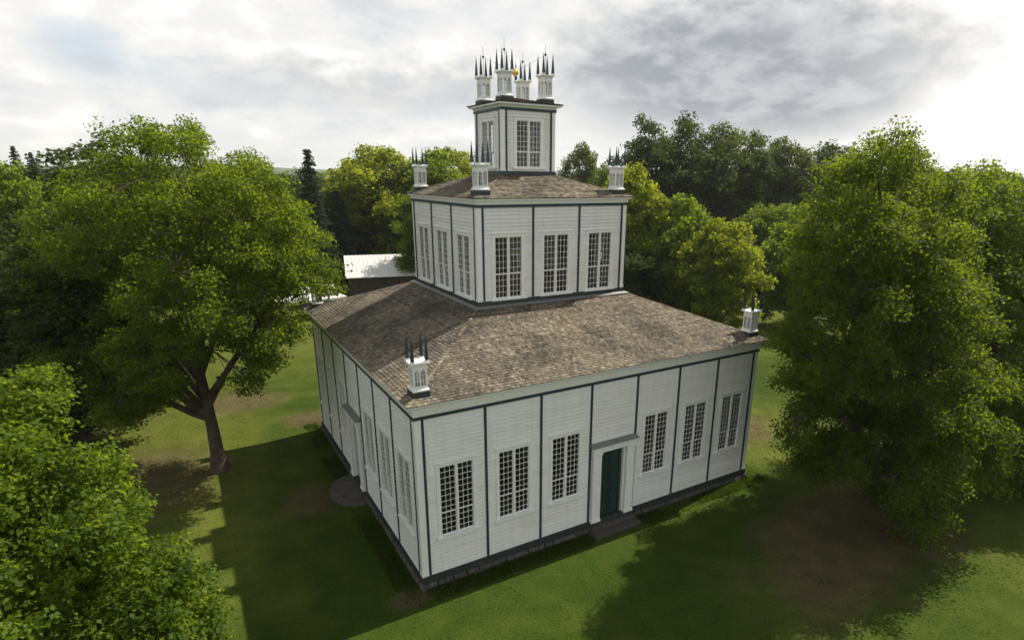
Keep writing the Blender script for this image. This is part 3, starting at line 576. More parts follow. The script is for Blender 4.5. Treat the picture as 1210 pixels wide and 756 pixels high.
t = tree('maple_tree', (24.03,-14.98,0), RIGHT2, .36, .9, 11.8, .17, 60, .52, .72, MAPLE_LIT, 14, 14, 9, gaps=.22, bough=1.1, vase=1)
tag(t, 'thin-crowned tree with several upright grey stems behind the large dark maple', 'tree', 'big trees around the temple')
# --- background kinds, each built once at the origin and then copied
def blob_lobes(w, h, low, n, seed, narrow=.6):
    g = np.random.default_rng(seed); L = []
    for i in range(n):
        f = g.uniform(0, 1); z = low + (h-low)*(.12 + .80*f)
        half = w/2*(math.sin(math.pi*min(1, (.18+.78*f)))**narrow); a = g.uniform(0, 6.283); q = half*g.uniform(.25, .78)
        L.append((q*math.cos(a), q*math.sin(a), z, max(.6, w*.19*g.uniform(.75, 1.25))))
    L += [(0,0,h-w*.16,w*.17), (0,0,low+(h-low)*.5,w*.30)]
    return L
def proto(lm, w, h, low, n, seed, leaf, per, clump, spacing, narrow=.6, limbs=7):
    return tree('broadleaf_tree', (0,0,0), blob_lobes(w,h,low,n,seed,narrow), .28, max(1, low*.8), h*.9, leaf, int(per*.62), clump*.72, spacing*.85, lm, seed, limbs, 12, bough=1.3)
PROTOS = {}
def kind(k):
    if k not in PROTOS:
        a = dict(tall=(DEEP,11,20,4.5,30,21,.34,46,1.0,1.05,.45), tall2=(DEEP,10,20,6,26,22,.34,44,1.0,1.05,.6), tall3=(OLIVE,11,20,4,30,23,.34,44,1.0,1.05,.5),
                 lit=(PALE,9,13,1.6,30,24,.30,52,.85,.82,.5), lit2=(MAPLE_LIT,9,13,1.2,30,25,.30,52,.85,.82,.55), green=(MAPLE,10,15,2,30,26,.30,50,.9,.92,.5), dark=(DEEP,9,13,.8,30,27,.26,56,.85,.82,.55))[k]
        p = proto(*a); co = np.empty(len(p.children[1].data.vertices)*3, np.float32); p.children[1].data.vertices.foreach_get('co', co); co = co.reshape(-1,3)
        return p, 2*float(np.percentile(np.hypot(co[:,0], co[:,1]), 96)), float(np.percentile(co[:,2], 99.7))
    return PROTOS[k]
def place(k, x, y, h, w, label, group=None, cat='tree', name=None):
    first = k not in PROTOS; p = kind(k); PROTOS[k] = p
    o = p[0] if first else copy_tree(p[0])
    if name: o.name = name
    o.location = (x, y, 0); s = w/p[1]; o.scale = (s, s, h/p[2]); o.rotation_euler = (0, 0, (x*12.7 + y*7.3) % 6.283)
    tag(o, label, cat, group); return o
G = 'trees around the lawn'
for k, x, y, h, w, lab in (
    ('lit2', -26.6, 33.6, 15.4, 8.4, 'sunlit green tree at the far left edge of the picture behind the near maple'),
    ('tall', -23.0, 51.0, 18.0, 14.5, 'tall dark round-topped tree just left of the big maple crown'),
    ('dark', -21.6, 11.5, 11.0, 8.6, 'low dark shaded tree under the left side of the big maple'),
    ('tall2', -21.0, 24.5, 13.0, 9.5, 'dark tree standing behind the left half of the big maple crown'),
    ('dark', -27.0, 15.5, 10.2, 8.6, 'dense dark tree low at the left edge, behind the sunlit near maple'),
    ('green', -31.0, 69.8, 14.6, 14, 'green tree far off at the left, below the two small spruces'),
    ('tall2', -20.3, 68.4, 14.4, 13.2, 'dark tree hidden mostly behind the big maple crown'),
    ('green', -31.3, 41.3, 13.0, 9.2, 'green tree at the left margin behind the sunlit edge tree'),
    ('green', -7.5, 64.7, 16.0, 11.5, 'green tree rising right behind the big maple, left of the spruce'),
    ('tall2', 1.6, 74.2, 15.9, 9.4, 'dark tree directly behind the spruce'),
    ('dark', 6.6, 67.0, 12.4, 9.0, 'dark tree between the spruce and the white-roofed barn'),
    ('lit', 11.5, 66.1, 19.0, 15.0, 'broad sunlit tree rising over the white barn roof'),
    ('lit2', 19.3, 62.0, 18.3, 13.0, 'bright tree over the barn, touching the temple middle storey'),
    ('lit', 26.4, 68.8, 19.1, 13.6, 'yellow-green treetop seen between the lanterns left of the tower'),
    ('green', 36.2, 72.5, 17.0, 13.6, 'green tree hidden behind the temple tower'),
    ('tall3', 52.3, 70.4, 21.0, 8.2, 'lone slim treetop just right of the tower'),
    ('green', 58.6, 71.0, 17.4, 10.9, 'low green tree beyond the right lantern of the middle roof'),
    ('tall2', 48.6, 52.7, 19.0, 8.9, 'dark tree behind the right lantern of the middle roof'),
    ('tall', 46.8, 44.3, 23.4, 11.4, 'first and darkest tree of the tall row right of the temple'),
    ('tall2', 53.4, 42.8, 23.9, 11.5, 'tallest tree of the tall row right of the temple'),
    ('tall3', 59.9, 42.4, 22.9, 12.0, 'olive-green tall tree third along the row right of the temple'),
    ('tall', 67.1, 41.6, 22.0, 12.0, 'fourth tree along the tall row right of the temple'),
    ('tall3', 75.1, 41.6, 21.4, 13.2, 'fifth tree along the tall row, hazy in the sun'),
    ('tall2', 83.8, 41.1, 20.8, 13.8, 'sixth tree along the tall row, left of the large dark maple'),
    ('tall', 92.6, 40.6, 20.2, 14.3, 'far end tree of the tall row, half behind the large dark maple'),
    ('lit', 25.9, 21.6, 16.2, 7.6, 'narrow yellow-green sunlit tree right against the temple middle storey'),
    ('lit2', 28.0, 16.2, 13.2, 8.2, 'sunlit tree just behind the right slope of the main roof'),
    ('lit', 27.6, 10.6, 11.6, 7.4, 'round bright tree behind the right corner lantern of the main roof'),
    ('dark', 22.6, 17.5, 8.8, 7.6, 'shaded tree low behind the main roof ridge'),
    ('green', 52.0, 24.7, 12.0, 9.0, 'mid-green tree on the far side of the right lawn'),
    ('lit2', 42.4, 12.6, 12.2, 9.3, 'bright tree left of the large dark maple, beyond the lawn strip'),
    ('green', 32.0, 31.5, 13.0, 9.5, 'green tree between the temple and the tall dark row'),
    ('green', 13.2, 48.0, 13.4, 8.4, 'tree at the right end of the barn, hidden behind the temple'),
    ('dark', 42.0, 33.0, 10.0, 9.0, 'dark low tree in front of the tall row')):
    place(k, x, y, h, w, lab, G)
FG = 'far trees on the right skyline'
for i, (x, y, h, w) in enumerate(((113.4,35.2,17.0,15.9),(126.7,34.3,16.8,15.8),(125.5,27.8,15.5,15.9),(124.4,21.2,14.9,15.1),(109,40.2,18.4,15.3),(88.6,14.1,13.2,12.4),(73.3,13.7,12.2,11.3),(66,2,11,10),(80,-6,12,12),(95,4,12,12),(60,-12,10,10),(112,12,14,13))):
    place(('tall3','green','tall','tall2')[i % 4], x, y, h, w, 'hazy green tree on the right skyline beyond the large dark maple', FG)
BG = 'background trees behind the front row'
rg = random.Random(5)
for i in range(46):
    az = R(-16 + 94*(i + rg.uniform(.1,.9))/46); d = rg.uniform(108, 170)
    if 34 < math.degrees(az) < 46: d += 30
    x, y = -15.57 + d*math.sin(az), -28.67 + d*math.cos(az)
    place(('tall','tall2','tall3','green','dark')[i % 5], x, y, rg.uniform(10.5, 15.0) if az < R(32) else rg.uniform(13, 18), rg.uniform(11, 15), 'dark tree in the belt of woodland behind the nearer trees', BG)
# spruces
def spruce(h, w, seed):
    g = np.random.default_rng(seed); T = bpy.data.objects.new('spruce_tree', None); COL.objects.link(T); tb = Tubes()
    tb.path([(0,0,-.1),(0,0,h*.5),(0,0,h*.985)], [.2,.12,.015], 8); Vs=[]; Fs=[]; ts=[]; n0=0
    z = h*.06; cs = []; rs = []
    while z < h*.985:
        L = w/2*(1 - z/h)**.68*(g.uniform(.7,1.15)) + .14; k = 11
        for i in range(k):
            a = i*2*math.pi/k + g.uniform(-.3,.3); l = L*g.uniform(.7,1.1); dr = .22
            zj = z + g.uniform(-.22,.22); tip = np.array([l*math.cos(a), l*math.sin(a), zj - l*dr + .12*l*l/ (L+.1)])
            tb.path([(0,0,z), tip*.5+np.array([0,0,z])*.5+np.array([0,0,.04]), tip], [.03,.02,.008], 3)
            m = max(2, int(l/.28))
            for q in np.linspace(.25, 1.0, m):
                cs.append((1-q)*np.array([0,0,zj]) + q*tip + g.normal(0,.07,3)); rs.append((.3 + .25*(1-q))*(.3 + .7*(1-z/h)**.6))
        z += h*.019
    V, F, t = leaves(np.array(cs), np.array(rs), 16, .17, g, .5, droop=.5)
    tb.build('trunk', BARK, T); link('crown', np_mesh('crown', V, F, NEEDLE, t), T); return T
S = spruce(18.8, 5.8, 31); S.location = (.4, 55.7, 0); tag(S, 'dark pointed spruce right of the big maple, on the skyline', 'spruce', 'spruce trees')
for x, y, h, w, lab in ((-41.9,144.2,20.6,5.4,'small far spruce, taller of the two at the left skyline'),(-39.0,142.4,19.4,4.8,'small far spruce, shorter of the two at the left skyline'),(4.6,60.9,13.4,5.8,'dark lower spruce just right of and behind the tall spruce')):
    o = copy_tree(S); o.location = (x, y, 0); o.scale = (w/5.4, w/5.4, h/18.6); o.rotation_euler = (0,0,x); tag(o, lab, 'spruce', 'spruce trees')
# shrubs
def shrub(seed):
    g = np.random.default_rng(seed); L = [(g.uniform(-1.3,1.3), g.uniform(-1.3,1.3), g.uniform(.8,2.0), g.uniform(.8,1.2)) for _ in range(9)]
    t = tree('shrub', (0,0,0), L, .09, .3, 2.0, .22, 40, .5, .5, DEEP, seed, 6, 6); return t
SH = shrub(41)
for i, (x, y, h, w, lab) in enumerate(((51.5,29.4,3.8,5.8,'tallest dark shrub behind the right lawn strip'),(59.3,31.9,2.9,6.2,'dark shrub at the far edge of the right lawn, under the tall row'),(47.2,29.6,3.3,5.1,'dark shrub at the left end of the right lawn edge'),(58.4,25.6,2.4,6.5,'low wide shrub beside the dark maple at the lawn edge'),(35.1,26.9,2.9,5.9,'dark shrub behind the sunlit trees right of the temple'),(55.2,19.9,2.4,6.4,'low shrub at the right end of the lawn edge'))):
    o = SH if i == 0 else copy_tree(SH); o.location = (x,y,0); o.scale = (w/4, w/4, h/2.9); o.rotation_euler = (0,0,i*1.3); tag(o, lab, 'shrub', 'shrubs along the lawn edge')
# ------------------------------------------------------------------ barn and canopies beyond the temple
def obj_at(name, loc, rz):
    o = bpy.data.objects.new(name, None); COL.objects.link(o); o.location = loc; o.rotation_euler = (0,0,rz); return o
B = obj_at('barn', (3.0, 50.8, 0), R(-13))
tag(B, 'low dark brown barn with a white metal gable roof beyond the temple', 'barn')
m = MB(); W_, L_, e_, r_ = 7.4, 15.0, 3.0, 5.2
m.loft([[(0,0,-.1),(L_,0,-.1),(L_,W_,-.1),(0,W_,-.1)],[(0,0,e_),(L_,0,e_),(L_,W_,e_),(0,W_,e_)]])
for x in (0, L_): m.poly([(x,0,e_),(x,W_,e_),(x,W_/2,r_)])
m.build('wall', plain('brown_barn_boards', (.050,.047,.032), .85, var=.35), B)
RFM = plain('white_metal_roof', (.66,.66,.66), .35, 0, .5, .05)
m = MB()
for s in (0, 1):
    y0, y1 = (-.35, W_/2) if s == 0 else (W_+.35, W_/2); z0 = e_ - .2
    n = 32
    for i in range(n):
        xa, xb = -.4 + (L_+.8)*i/n, -.4 + (L_+.8)*(i+1)/n
        m.poly([(xa,y0,z0+.06),(xb,y0,z0+.06),(xb,y1,r_+.06),(xa,y1,r_+.06)]); m.box(xa-.02, xa+.02, min(y0,y0), y0+.02, z0+.06, z0+.09)
        m.poly([(xa,y0,z0+.06),(xa+.05,y0,z0+.10),(xa+.05,y1,r_+.10),(xa,y1,r_+.06)]); m.poly([(xa+.05,y0,z0+.10),(xa+.10,y0,z0+.062),(xa+.10,y1,r_+.062),(xa+.05,y1,r_+.10)])
    m.poly([(-.4,y0,z0),(L_+.4,y0,z0),(L_+.4,y1,r_),(-.4,y1,r_)]); m.poly([(-.4,y0,z0),(L_+.4,y0,z0),(L_+.4,y0,z0+.06),(-.4,y0,z0+.06)])
m.build('roof', RFM, B)
m = MB(); m.box(3,5.4,-.06,-.005,0,2.3); m.build('door', plain('barn_door_boards', (.05,.042,.035), .85, var=.3), B)
def canopy(name, loc, rz, w, d, h, lab):
    o = obj_at(name, loc, rz); m = MB()
    m.loft([[(-w/2,-d/2,h-.25),(w/2,-d/2,h-.25),(w/2,d/2,h-.25),(-w/2,d/2,h-.25)],[(-w/2,-d/2,h),(w/2,-d/2,h),(w/2,d/2,h),(-w/2,d/2,h)],[(-.15,-.15,h+.7),(.15,-.15,h+.7),(.15,.15,h+.7),(-.15,.15,h+.7)]], False, True)
    m.build('roof', plain('white_canvas', (.78,.78,.77), .7, var=.04), o); p = MB()
    for x in (-1,1):
        for y in (-1,1):
            q = MB(); q.tube((x*(w/2-.08),y*(d/2-.08),-.05),(x*(w/2-.08),y*(d/2-.08),h-.24),.035,.035,8); q.build('post', IRON, o)
    tag(o, lab, 'canopy', 'white canopies on the far lawn'); return o
canopy('canopy', (-2.0, 42.6, 0), .2, 4.2, 3.4, 2.3, 'white peaked canopy next to the barn gable, half behind the maple leaves')
canopy('canopy', (-5.6, 43.8, 0), .35, 3.6, 3.2, 2.2, 'white canopy behind the maple leaves, farther from the barn')
SHED = obj_at('shed', (-1.1, 48.6, 0), R(-13)); tag(SHED, 'small low grey shed with a pale flat roof left of the barn gable', 'shed')
m = MB(); m.box(-2.2,1.4,-1.4,1.4,-.05,1.9); m.build('wall', plain('grey_shed_boards', (.11,.105,.10), .85, var=.25), SHED)
m = MB(); m.loft([[(-2.5,-1.7,1.903),(1.7,-1.7,1.903),(1.7,1.7,2.203),(-2.5,1.7,2.203)],[(-2.5,-1.7,2.0),(1.7,-1.7,2.0),(1.7,1.7,2.3),(-2.5,1.7,2.3)]], True, True); m.build('roof', RFM, SHED)
# ------------------------------------------------------------------ ground, woods, hills
def ground_mat():
    m, nt, b, out = mat('mown_grass')
    geo = nd(nt, 'ShaderNodeNewGeometry'); L = nt.links.new; P = geo.outputs['Position']
    def noise(scale, detail=6.0, vec=None, dist=0.0):
        n = nd(nt, 'ShaderNodeTexNoise', i_Scale=scale, i_Detail=detail, i_Distortion=dist); L(vec or P, n.inputs['Vector']); return n.outputs['Fac']
    def mix(f, a, c, typ='MIX'):
        x = nd(nt, 'ShaderNodeMix', data_type='RGBA', blend_type=typ)
        for s, v in ((0, f), (6, a), (7, c)):
            if hasattr(v, 'is_linked'): L(v, x.inputs[s])
            elif isinstance(v, tuple): x.inputs[s].default_value = (*v, 1)
            else: x.inputs[s].default_value = v
        return x.outputs[2]
    def mth(op, a, c, d=None):
        x = nd(nt, 'ShaderNodeMath', operation=op)
        for i, v in enumerate((a, c, d)):
            if v is None: continue
            if hasattr(v, 'is_linked'): L(v, x.inputs[i])
            else: x.inputs[i].default_value = v
        return x.outputs[0]
    fine = noise(9.0, 8.0); midn = noise(.9, 6.0); big = noise(.11, 5.0, dist=.6)
    r1 = ramp(nt, [(0.25,(.016,.034,.004)),(0.5,(.034,.059,.006)),(0.75,(.064,.084,.012))]); L(mth('MULTIPLY_ADD', fine, .55, mth('MULTIPLY', midn, .45)), r1.inputs['Fac'])
    r2 = ramp(nt, [(0.25,(.045,.070,.010)),(0.5,(.090,.112,.018)),(0.75,(.150,.150,.034))]); L(mth('MULTIPLY_ADD', fine, .55, mth('MULTIPLY', midn, .45)), r2.inputs['Fac'])
    # drier, yellower turf towards the trees and the far lawn
    sx = nd(nt, 'ShaderNodeSeparateXYZ'); L(P, sx.inputs[0])
    def patch(cx, cy, ra, rb, soft, ang=0.0, wob=1.0):
        c, s = math.cos(ang), math.sin(ang)
        dx = mth('SUBTRACT', sx.outputs[0], cx); dy = mth('SUBTRACT', sx.outputs[1], cy)
        u = mth('DIVIDE', mth('ADD', mth('MULTIPLY', dx, c), mth('MULTIPLY', dy, s)), ra); v = mth('DIVIDE', mth('SUBTRACT', mth('MULTIPLY', dy, c), mth('MULTIPLY', dx, s)), rb)
        d = mth('SQRT', mth('ADD', mth('MULTIPLY', u, u), mth('MULTIPLY', v, v)), None)
        d = mth('ADD', d, mth('MULTIPLY_ADD', noise(.35, 7.0), 1.5*wob, -.75*wob))
        x = nd(nt, 'ShaderNodeMapRange', interpolation_type='SMOOTHSTEP'); L(d, x.inputs[0]); x.inputs[1].default_value = 1-soft; x.inputs[2].default_value = 1+soft; x.inputs[3].default_value = 1; x.inputs[4].default_value = 0
        return x.outputs[0]
    dry = mth('MAXIMUM', mth('MAXIMUM', patch(-17.5,9,6,15,.5), patch(15,-4,5,7,.6)), mth('MAXIMUM', patch(20,-24,9,6,.7), patch(0,45,40,25,.6)))
    dry = mth('MAXIMUM', dry, patch(45,15,22,12,.6))
    bg = nd(nt, 'ShaderNodeMapRange'); L(big, bg.inputs[0]); bg.inputs[1].default_value=.42; bg.inputs[2].default_value=.72; bg.inputs[3].default_value=0; bg.inputs[4].default_value=.5
    col = mix(mth('MAXIMUM', dry, bg.outputs[0]), r1.outputs['Color'], r2.outputs['Color'])
    soil = ramp(nt, [(0.3,(.055,.042,.024)),(0.6,(.125,.096,.052)),(0.8,(.21,.165,.09))]); L(mth('MULTIPLY_ADD', fine, .5, mth('MULTIPLY', midn, .5)), soil.inputs['Fac'])
    bare = mth('MAXIMUM', mth('MAXIMUM', patch(-19.5,6.5,3.6,4.2,.55), patch(9.0,-15.8,6.0,3.0,.45,.15)), mth('MAXIMUM', patch(-13.4,17.2,2.6,2.4,.5), patch(-9.6,11.2,1.6,1.3,.5)))
    bare = mth('MAXIMUM', bare, mth('MAXIMUM', patch(-9.8,-9.4,.7,.5,.6), patch(-11.6,0.3,1.2,1.5,.7)))
    bare = mth('MAXIMUM', bare, mth('MAXIMUM', patch(14.5,-4,2.2,2.6,.6), patch(-25,22,6,7,.5)))
    bare = mth('MULTIPLY', bare, mth('MULTIPLY_ADD', fine, .9, .42))
    bare = mth('MINIMUM', bare, .8)
    col = mix(bare, col, soil.outputs['Color']); L(col, b.inputs['Base Color'])
    b.inputs['Roughness'].default_value = .95; b.inputs['Specular IOR Level'].default_value = .08
    bp = nd(nt, 'ShaderNodeBump', i_Strength=.8, i_Distance=.06); L(mth('ADD', noise(22.0, 4.0), mth('MULTIPLY', fine, .8)), bp.inputs['Height']); L(bp.outputs['Normal'], b.inputs['Normal'])
    return m
ax = sorted({s*v for s in (-1,1) for v in (0,6,12,18,25,35,50,75,110,170,260,400,700,1200,2200,4500)})
gx = np.array(ax, float); n = len(gx); XX, YY = np.meshgrid(gx, gx); rr = np.hypot(XX, YY)
ZZ = np.where(rr > 60, -.6*np.minimum((rr-60)/100, 1)*(.5+.5*np.sin(XX*.01+YY*.013)), 0)
ix = np.arange(n-1); I, J = np.meshgrid(ix, ix); F = np.stack([J*n+I, J*n+I+1, (J+1)*n+I+1, (J+1)*n+I], -1).reshape(-1,4)
structure(link('ground', np_mesh('ground', np.stack([XX,YY,ZZ],-1).reshape(-1,3), F, ground_mat(), None, True)))
# rolling wooded hills to the skyline
na, nr = 220, 26; A, Q = np.meshgrid(np.linspace(0, 2*math.pi, na, endpoint=False), np.linspace(0, 1, nr)); RR = 520 + 3600*Q**1.4
hz = (5 + 5*np.sin(A*3+1) + 8*np.sin(A*7+2.2) + 5*np.sin(A*13)) * np.clip(Q*2.2, 0, 1)**.8 + 30*Q + 5*np.sin(A*31 + Q*17) * Q + np.random.default_rng(3).normal(0, 1.2, A.shape) - 1.5
hz *= np.clip(Q*6, 0, 1); hz[0] = -2
hv = np.stack([RR*np.sin(A), RR*np.cos(A), hz], -1).reshape(-1,3); I, J = np.meshgrid(np.arange(na), np.arange(nr-1)); In = (I+1) % na
structure(link('hills', np_mesh('hills', hv, np.stack([J*na+I, J*na+In, (J+1)*na+In, (J+1)*na+I], -1).reshape(-1,4), plain('wooded_hillside', (.035,.058,.022), .95, var=.5, scale=.03), None, True)))
# far-off wood: one leafy mass under rolling canopy tops
g = np.random.default_rng(77); N = 2600
az = np.radians(g.uniform(-30, 88, N)); d = np.sqrt(g.uniform(175**2, 620**2, N)); hh = g.uniform(9.5, 14.5, N)
cx, cy = -15.57 + d*np.sin(az), -28.67 + d*np.cos(az); cen = []; rad = []
for x, y, h in zip(cx, cy, hh):
    for q in range(9):
        u = g.normal(0, 1, 3); u /= np.linalg.norm(u); u[2] = abs(u[2]); cen.append((x+u[0]*4.2, y+u[1]*4.2, h-5.5+u[2]*5.0)); rad.append(1.7)
V, F, t = leaves(np.array(cen), np.array(rad), 9, 1.2, g, .6)
structure(link('distant_wood', np_mesh('distant_wood', V, F, DEEP, t)), 'stuff')

# grass tufts standing out of the turf, weeds along the footing
g = np.random.default_rng(88); N = 170000
px = np.concatenate([g.uniform(-34, 34, N), g.uniform(-10.2, 10.2, 9000), g.uniform(-10.2, -9.35, 9000)]); py = np.concatenate([g.uniform(-26, 26, N), g.uniform(-10.1, -9.35, 9000), g.uniform(-10.2, 10.2, 9000)])
ok = ~((np.abs(px) < 9.36) & (np.abs(py) < 9.36)) & ~((np.abs(px) < 1.4) & (py < -9) & (py > -10.3)) & ~((px < -9) & (px > -10.85) & (np.abs(py) < 1.85)) & (np.hypot(px+15.5, py+28.6) > 12)
clump = np.sin(px*1.3+2*np.sin(py*.7)) + np.sin(py*1.7+2*np.sin(px*.5)) + g.normal(0, .8, len(px)); ok &= clump > -.6
px, py = px[ok], py[ok]; n = len(px); a = g.uniform(0, 6.283, n); hgt = g.uniform(.02, .045, n)*(1 + 2.0*((np.abs(px) < 10.3) & (np.abs(py) < 10.3))); wd = g.uniform(.012, .03, n); ln = g.normal(0, .04, (n,2))
ca, sa = np.cos(a)*wd, np.sin(a)*wd
V = np.stack([np.stack([px-ca, py-sa, np.zeros(n)], 1), np.stack([px+ca, py+sa, np.zeros(n)], 1), np.stack([px+ca*.3+ln[:,0], py+sa*.3+ln[:,1], hgt], 1), np.stack([px-ca*.3+ln[:,0], py-sa*.3+ln[:,1], hgt], 1)], 1).reshape(-1,3)
GRASS = leaf_mat('grass_blade', (.026,.046,.005), (.046,.078,.008), (.090,.110,.017), (.09,.14,.012), .5)
structure(link('grass', np_mesh('grass', V, np.arange(4*n).reshape(n,4), GRASS, np.clip(g.normal(.45,.25,n),0,1))), 'stuff')
# ------------------------------------------------------------------ summer haze in the air
m = MB(); m.box(-6500, 6500, -6500, 6500, -4, 95)
hm = bpy.data.materials.new('haze'); hm.use_nodes = True; hn = hm.node_tree
for q in list(hn.nodes):
    if q.type == 'BSDF_PRINCIPLED': hn.nodes.remove(q)
pv = hn.nodes.new('ShaderNodeVolumePrincipled'); pv.inputs['Color'].default_value = (.90,.93,.97,1); pv.inputs['Density'].default_value = .00017; pv.inputs['Anisotropy'].default_value = .35
hn.links.new(pv.outputs[0], [q for q in hn.nodes if q.type == 'OUTPUT_MATERIAL'][0].inputs['Volume'])
structure(m.build('haze', hm), 'stuff')
# ------------------------------------------------------------------ sky, sun, camera
SUN = Vector((5.75, .80, 7.6)).normalized()
EL = math.asin(SUN.z); AZ = math.atan2(SUN.x, SUN.y)
w = bpy.data.worlds.new('World'); SC.world = w; w.use_nodes = True; nt = w.node_tree; L = nt.links.new
bg = nt.nodes['Background']; bg.inputs['Strength'].default_value = 1.0
sky = nd(nt, 'ShaderNodeTexSky', sky_type='NISHITA', sun_disc=False, sun_elevation=EL, sun_rotation=AZ, air_density=1.0, dust_density=1.5)
tc = nd(nt, 'ShaderNodeTexCoord'); D = tc.outputs['Generated']
sp = nd(nt, 'ShaderNodeSeparateXYZ'); L(D, sp.inputs[0])
def mth(op, a, c=None, d=None, clamp=False):
    x = nd(nt, 'ShaderNodeMath', operation=op, use_clamp=clamp)
    for i, v in enumerate((a, c, d)):
        if v is None: continue
        if hasattr(v, 'is_linked'): L(v, x.inputs[i])
        else: x.inputs[i].default_value = v
    return x.outputs[0]
def rng_(v, a, b, c=0.0, d=1.0, smooth=True):
    x = nd(nt, 'ShaderNodeMapRange', interpolation_type='SMOOTHSTEP' if smooth else 'LINEAR'); L(v, x.inputs[0])
    for i, q in enumerate((a, b, c, d)): x.inputs[i+1].default_value = q
    return x.outputs[0]
def mixc(f, a, c):
    x = nd(nt, 'ShaderNodeMix', data_type='RGBA')
    for s, v in ((0, f), (6, a), (7, c)):
        if hasattr(v, 'is_linked'): L(v, x.inputs[s])
        else: x.inputs[s].default_value = (*v, 1) if isinstance(v, tuple) else v
    return x.outputs[2]
az = mth('MULTIPLY', mth('ARCTAN2', sp.outputs[0], sp.outputs[1]), 57.2958); el = mth('MULTIPLY', mth('ARCSINE', sp.outputs[2]), 57.2958)
# cloud layer seen in perspective: direction over (height + a little)
den = mth('ADD', mth('MAXIMUM', sp.outputs[2], 0.0), .38)
cv = nd(nt, 'ShaderNodeCombineXYZ'); L(mth('DIVIDE', sp.outputs[0], den), cv.inputs[0]); L(mth('DIVIDE', sp.outputs[1], den), cv.inputs[1])
def noise(scale, detail, dist, off=(0,0,0), rough=.5):
    mp = nd(nt, 'ShaderNodeMapping'); mp.inputs['Location'].default_value = off; L(cv.outputs[0], mp.inputs['Vector'])
    n = nd(nt, 'ShaderNodeTexNoise', i_Scale=scale, i_Detail=detail, i_Distortion=dist, i_Roughness=rough); L(mp.outputs[0], n.inputs['Vector']); return n.outputs['Fac']
n1 = noise(2.3, 9.0, .25, (3.1,1.7,0), .58); n2 = noise(6.5, 8.0, .2, (8.2,-4.0,2), .58); n3 = noise(.9, 4.0, .2, (1,9,4))
body = mth('ADD', mth('MULTIPLY', n1, .62), mth('ADD', mth('MULTIPLY', n2, .24), mth('MULTIPLY', n3, .14)))
warp_a = mth('MULTIPLY_ADD', n1, 30.0, -15.0); warp_e = mth('MULTIPLY_ADD', n2, 9.0, -4.5)
def blob(a0, e0, ra, re, soft=.5, amt=1.0):
    u = mth('DIVIDE', mth('ADD', mth('SUBTRACT', az, a0), mth('MULTIPLY', warp_a, .55*amt)), ra); v = mth('DIVIDE', mth('ADD', mth('SUBTRACT', el, e0), mth('MULTIPLY', warp_e, .7*amt)), re)
    return rng_(mth('SQRT', mth('ADD', mth('MULTIPLY', u, u), mth('MULTIPLY', v, v))), 1-soft, 1+soft, 1.0, 0.0)
cloud = ramp(nt, [(0.35,(.50,.515,.54)),(0.43,(.61,.615,.63)),(0.48,(.70,.698,.70)),(0.525,(.745,.735,.715)),(0.60,(.92,.90,.865))]); L(body, cloud.inputs['Fac'])
c = cloud.outputs['Color']
dark = mth('MAXIMUM', blob(50, 8.2, 17, 5.8, .4), mth('MULTIPLY', blob(20, 7.0, 14, 1.8, .6), .45))
dark = mth('MAXIMUM', dark, mth('MULTIPLY', blob(53, 4.3, 7, 1.3, .5), .6))
c = mixc(mth('MULTIPLY', dark, .92), c, mixc(rng_(n2, .38, .62), (.235,.258,.298), (.41,.424,.455)))
# cloud edges lit through by the sun, towards the sun's side near the horizon
gl = nd(nt, 'ShaderNodeVectorMath', operation='DOT_PRODUCT'); L(D, gl.inputs[0]); ga, ge = R(78), R(9); gl.inputs[1].default_value = (math.sin(ga)*math.cos(ge), math.cos(ga)*math.cos(ge), math.sin(ge))
glow = rng_(gl.outputs['Value'], .90, .995); lit = mth('MULTIPLY', glow, mth('SUBTRACT', 1.0, mth('MULTIPLY', dark, .75)))
c = mixc(lit, c, (1.34,1.27,1.16))
hor = rng_(el, 0.0, 4.0, .45, 0.0); c = mixc(mth('MULTIPLY', hor, mth('SUBTRACT', 1.0, lit)), c, (.66,.655,.645))
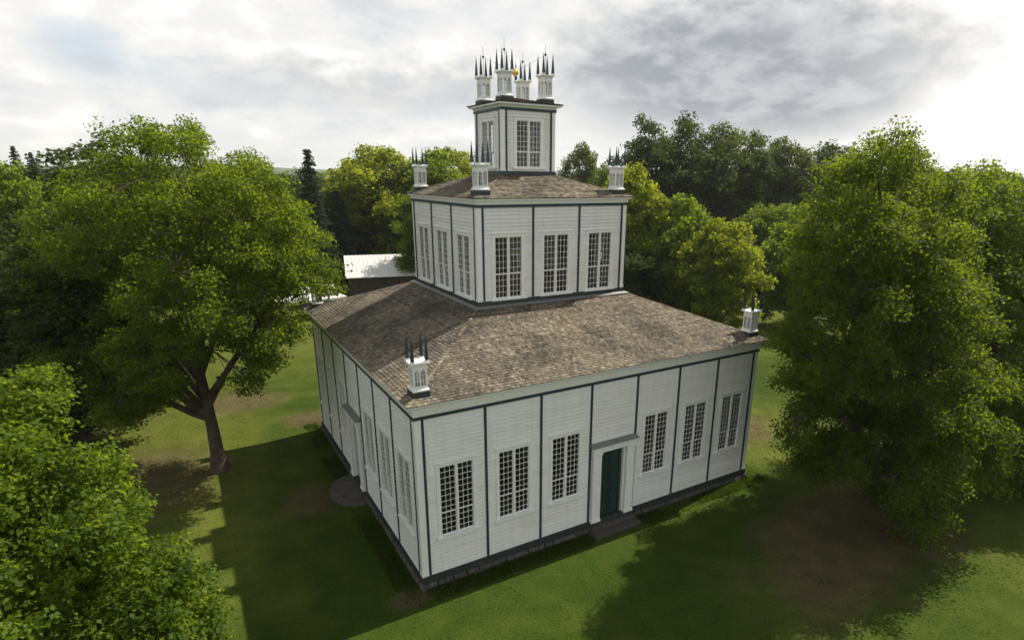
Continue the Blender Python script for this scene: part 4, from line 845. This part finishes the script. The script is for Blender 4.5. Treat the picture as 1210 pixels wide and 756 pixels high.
# small openings to blue sky
gap = mth('MAXIMUM', blob(-3.6, 8.4, 2.2, 1.7, .8, .35), mth('MULTIPLY', blob(0.5, 7.2, 1.6, .8, .8, .35), .6))
gap = mth('MAXIMUM', gap, mth('MULTIPLY', mth('MULTIPLY', rng_(n3, .56, .72), rng_(el, 14, 24)), .7))
sk = nd(nt, 'ShaderNodeMix', data_type='RGBA', blend_type='MULTIPLY'); sk.inputs[0].default_value = 1.0; L(sky.outputs[0], sk.inputs[6]); sk.inputs[7].default_value = (.12,.12,.12,1)
c = mixc(mth('MULTIPLY', gap, .45), c, sk.outputs[2])
zen = rng_(el, 15, 36, 1.0, .20)   # unseen sky overhead made darker and greyer to deepen the ground shade
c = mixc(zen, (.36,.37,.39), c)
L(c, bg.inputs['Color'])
sd = bpy.data.lights.new('sun', 'SUN'); sd.energy = 5.0; sd.angle = R(.53); sd.color = (1.0,.925,.79)
so = bpy.data.objects.new('sun', sd); COL.objects.link(so); so.rotation_euler = SUN.to_track_quat('Z', 'Y').to_euler()
cd = bpy.data.cameras.new('camera'); cam = bpy.data.objects.new('camera', cd); COL.objects.link(cam); SC.camera = cam
yaw, pit, rol = R(31.5199), R(-17.4577), R(.5846)
fw = Vector((math.sin(yaw)*math.cos(pit), math.cos(yaw)*math.cos(pit), math.sin(pit))); r = Vector((math.cos(yaw), -math.sin(yaw), 0)); u = r.cross(fw)
X = r*math.cos(rol) + u*math.sin(rol); Y = -r*math.sin(rol) + u*math.cos(rol)
cam.matrix_world = Matrix(((X.x,Y.x,-fw.x,-15.5749),(X.y,Y.y,-fw.y,-28.6725),(X.z,Y.z,-fw.z,15.6723),(0,0,0,1)))
cd.sensor_fit = 'HORIZONTAL'; cd.sensor_width = 36; cd.lens = 706.831/1210*36; cd.shift_x = -39.7364/1210; cd.shift_y = 52.6128/1210; cd.clip_start = .1; cd.clip_end = 12000
SC.view_settings.view_transform = 'Standard'; SC.view_settings.look = 'None'; SC.view_settings.exposure = 0.36; SC.view_settings.gamma = 1.0; SC.view_settings.use_curve_mapping = False
SC.render.engine = 'CYCLES'
SC.cycles.max_bounces = 8; SC.cycles.transparent_max_bounces = 12; SC.cycles.volume_bounces = 1; SC.cycles.diffuse_bounces = 3; SC.cycles.glossy_bounces = 3; SC.cycles.transmission_bounces = 4
SC.cycles.use_denoising = True; SC.cycles.denoiser = 'OPENIMAGEDENOISE'
SC.cycles.sample_clamp_indirect = 4.0; SC.cycles.use_adaptive_sampling = True; SC.cycles.adaptive_threshold = .02
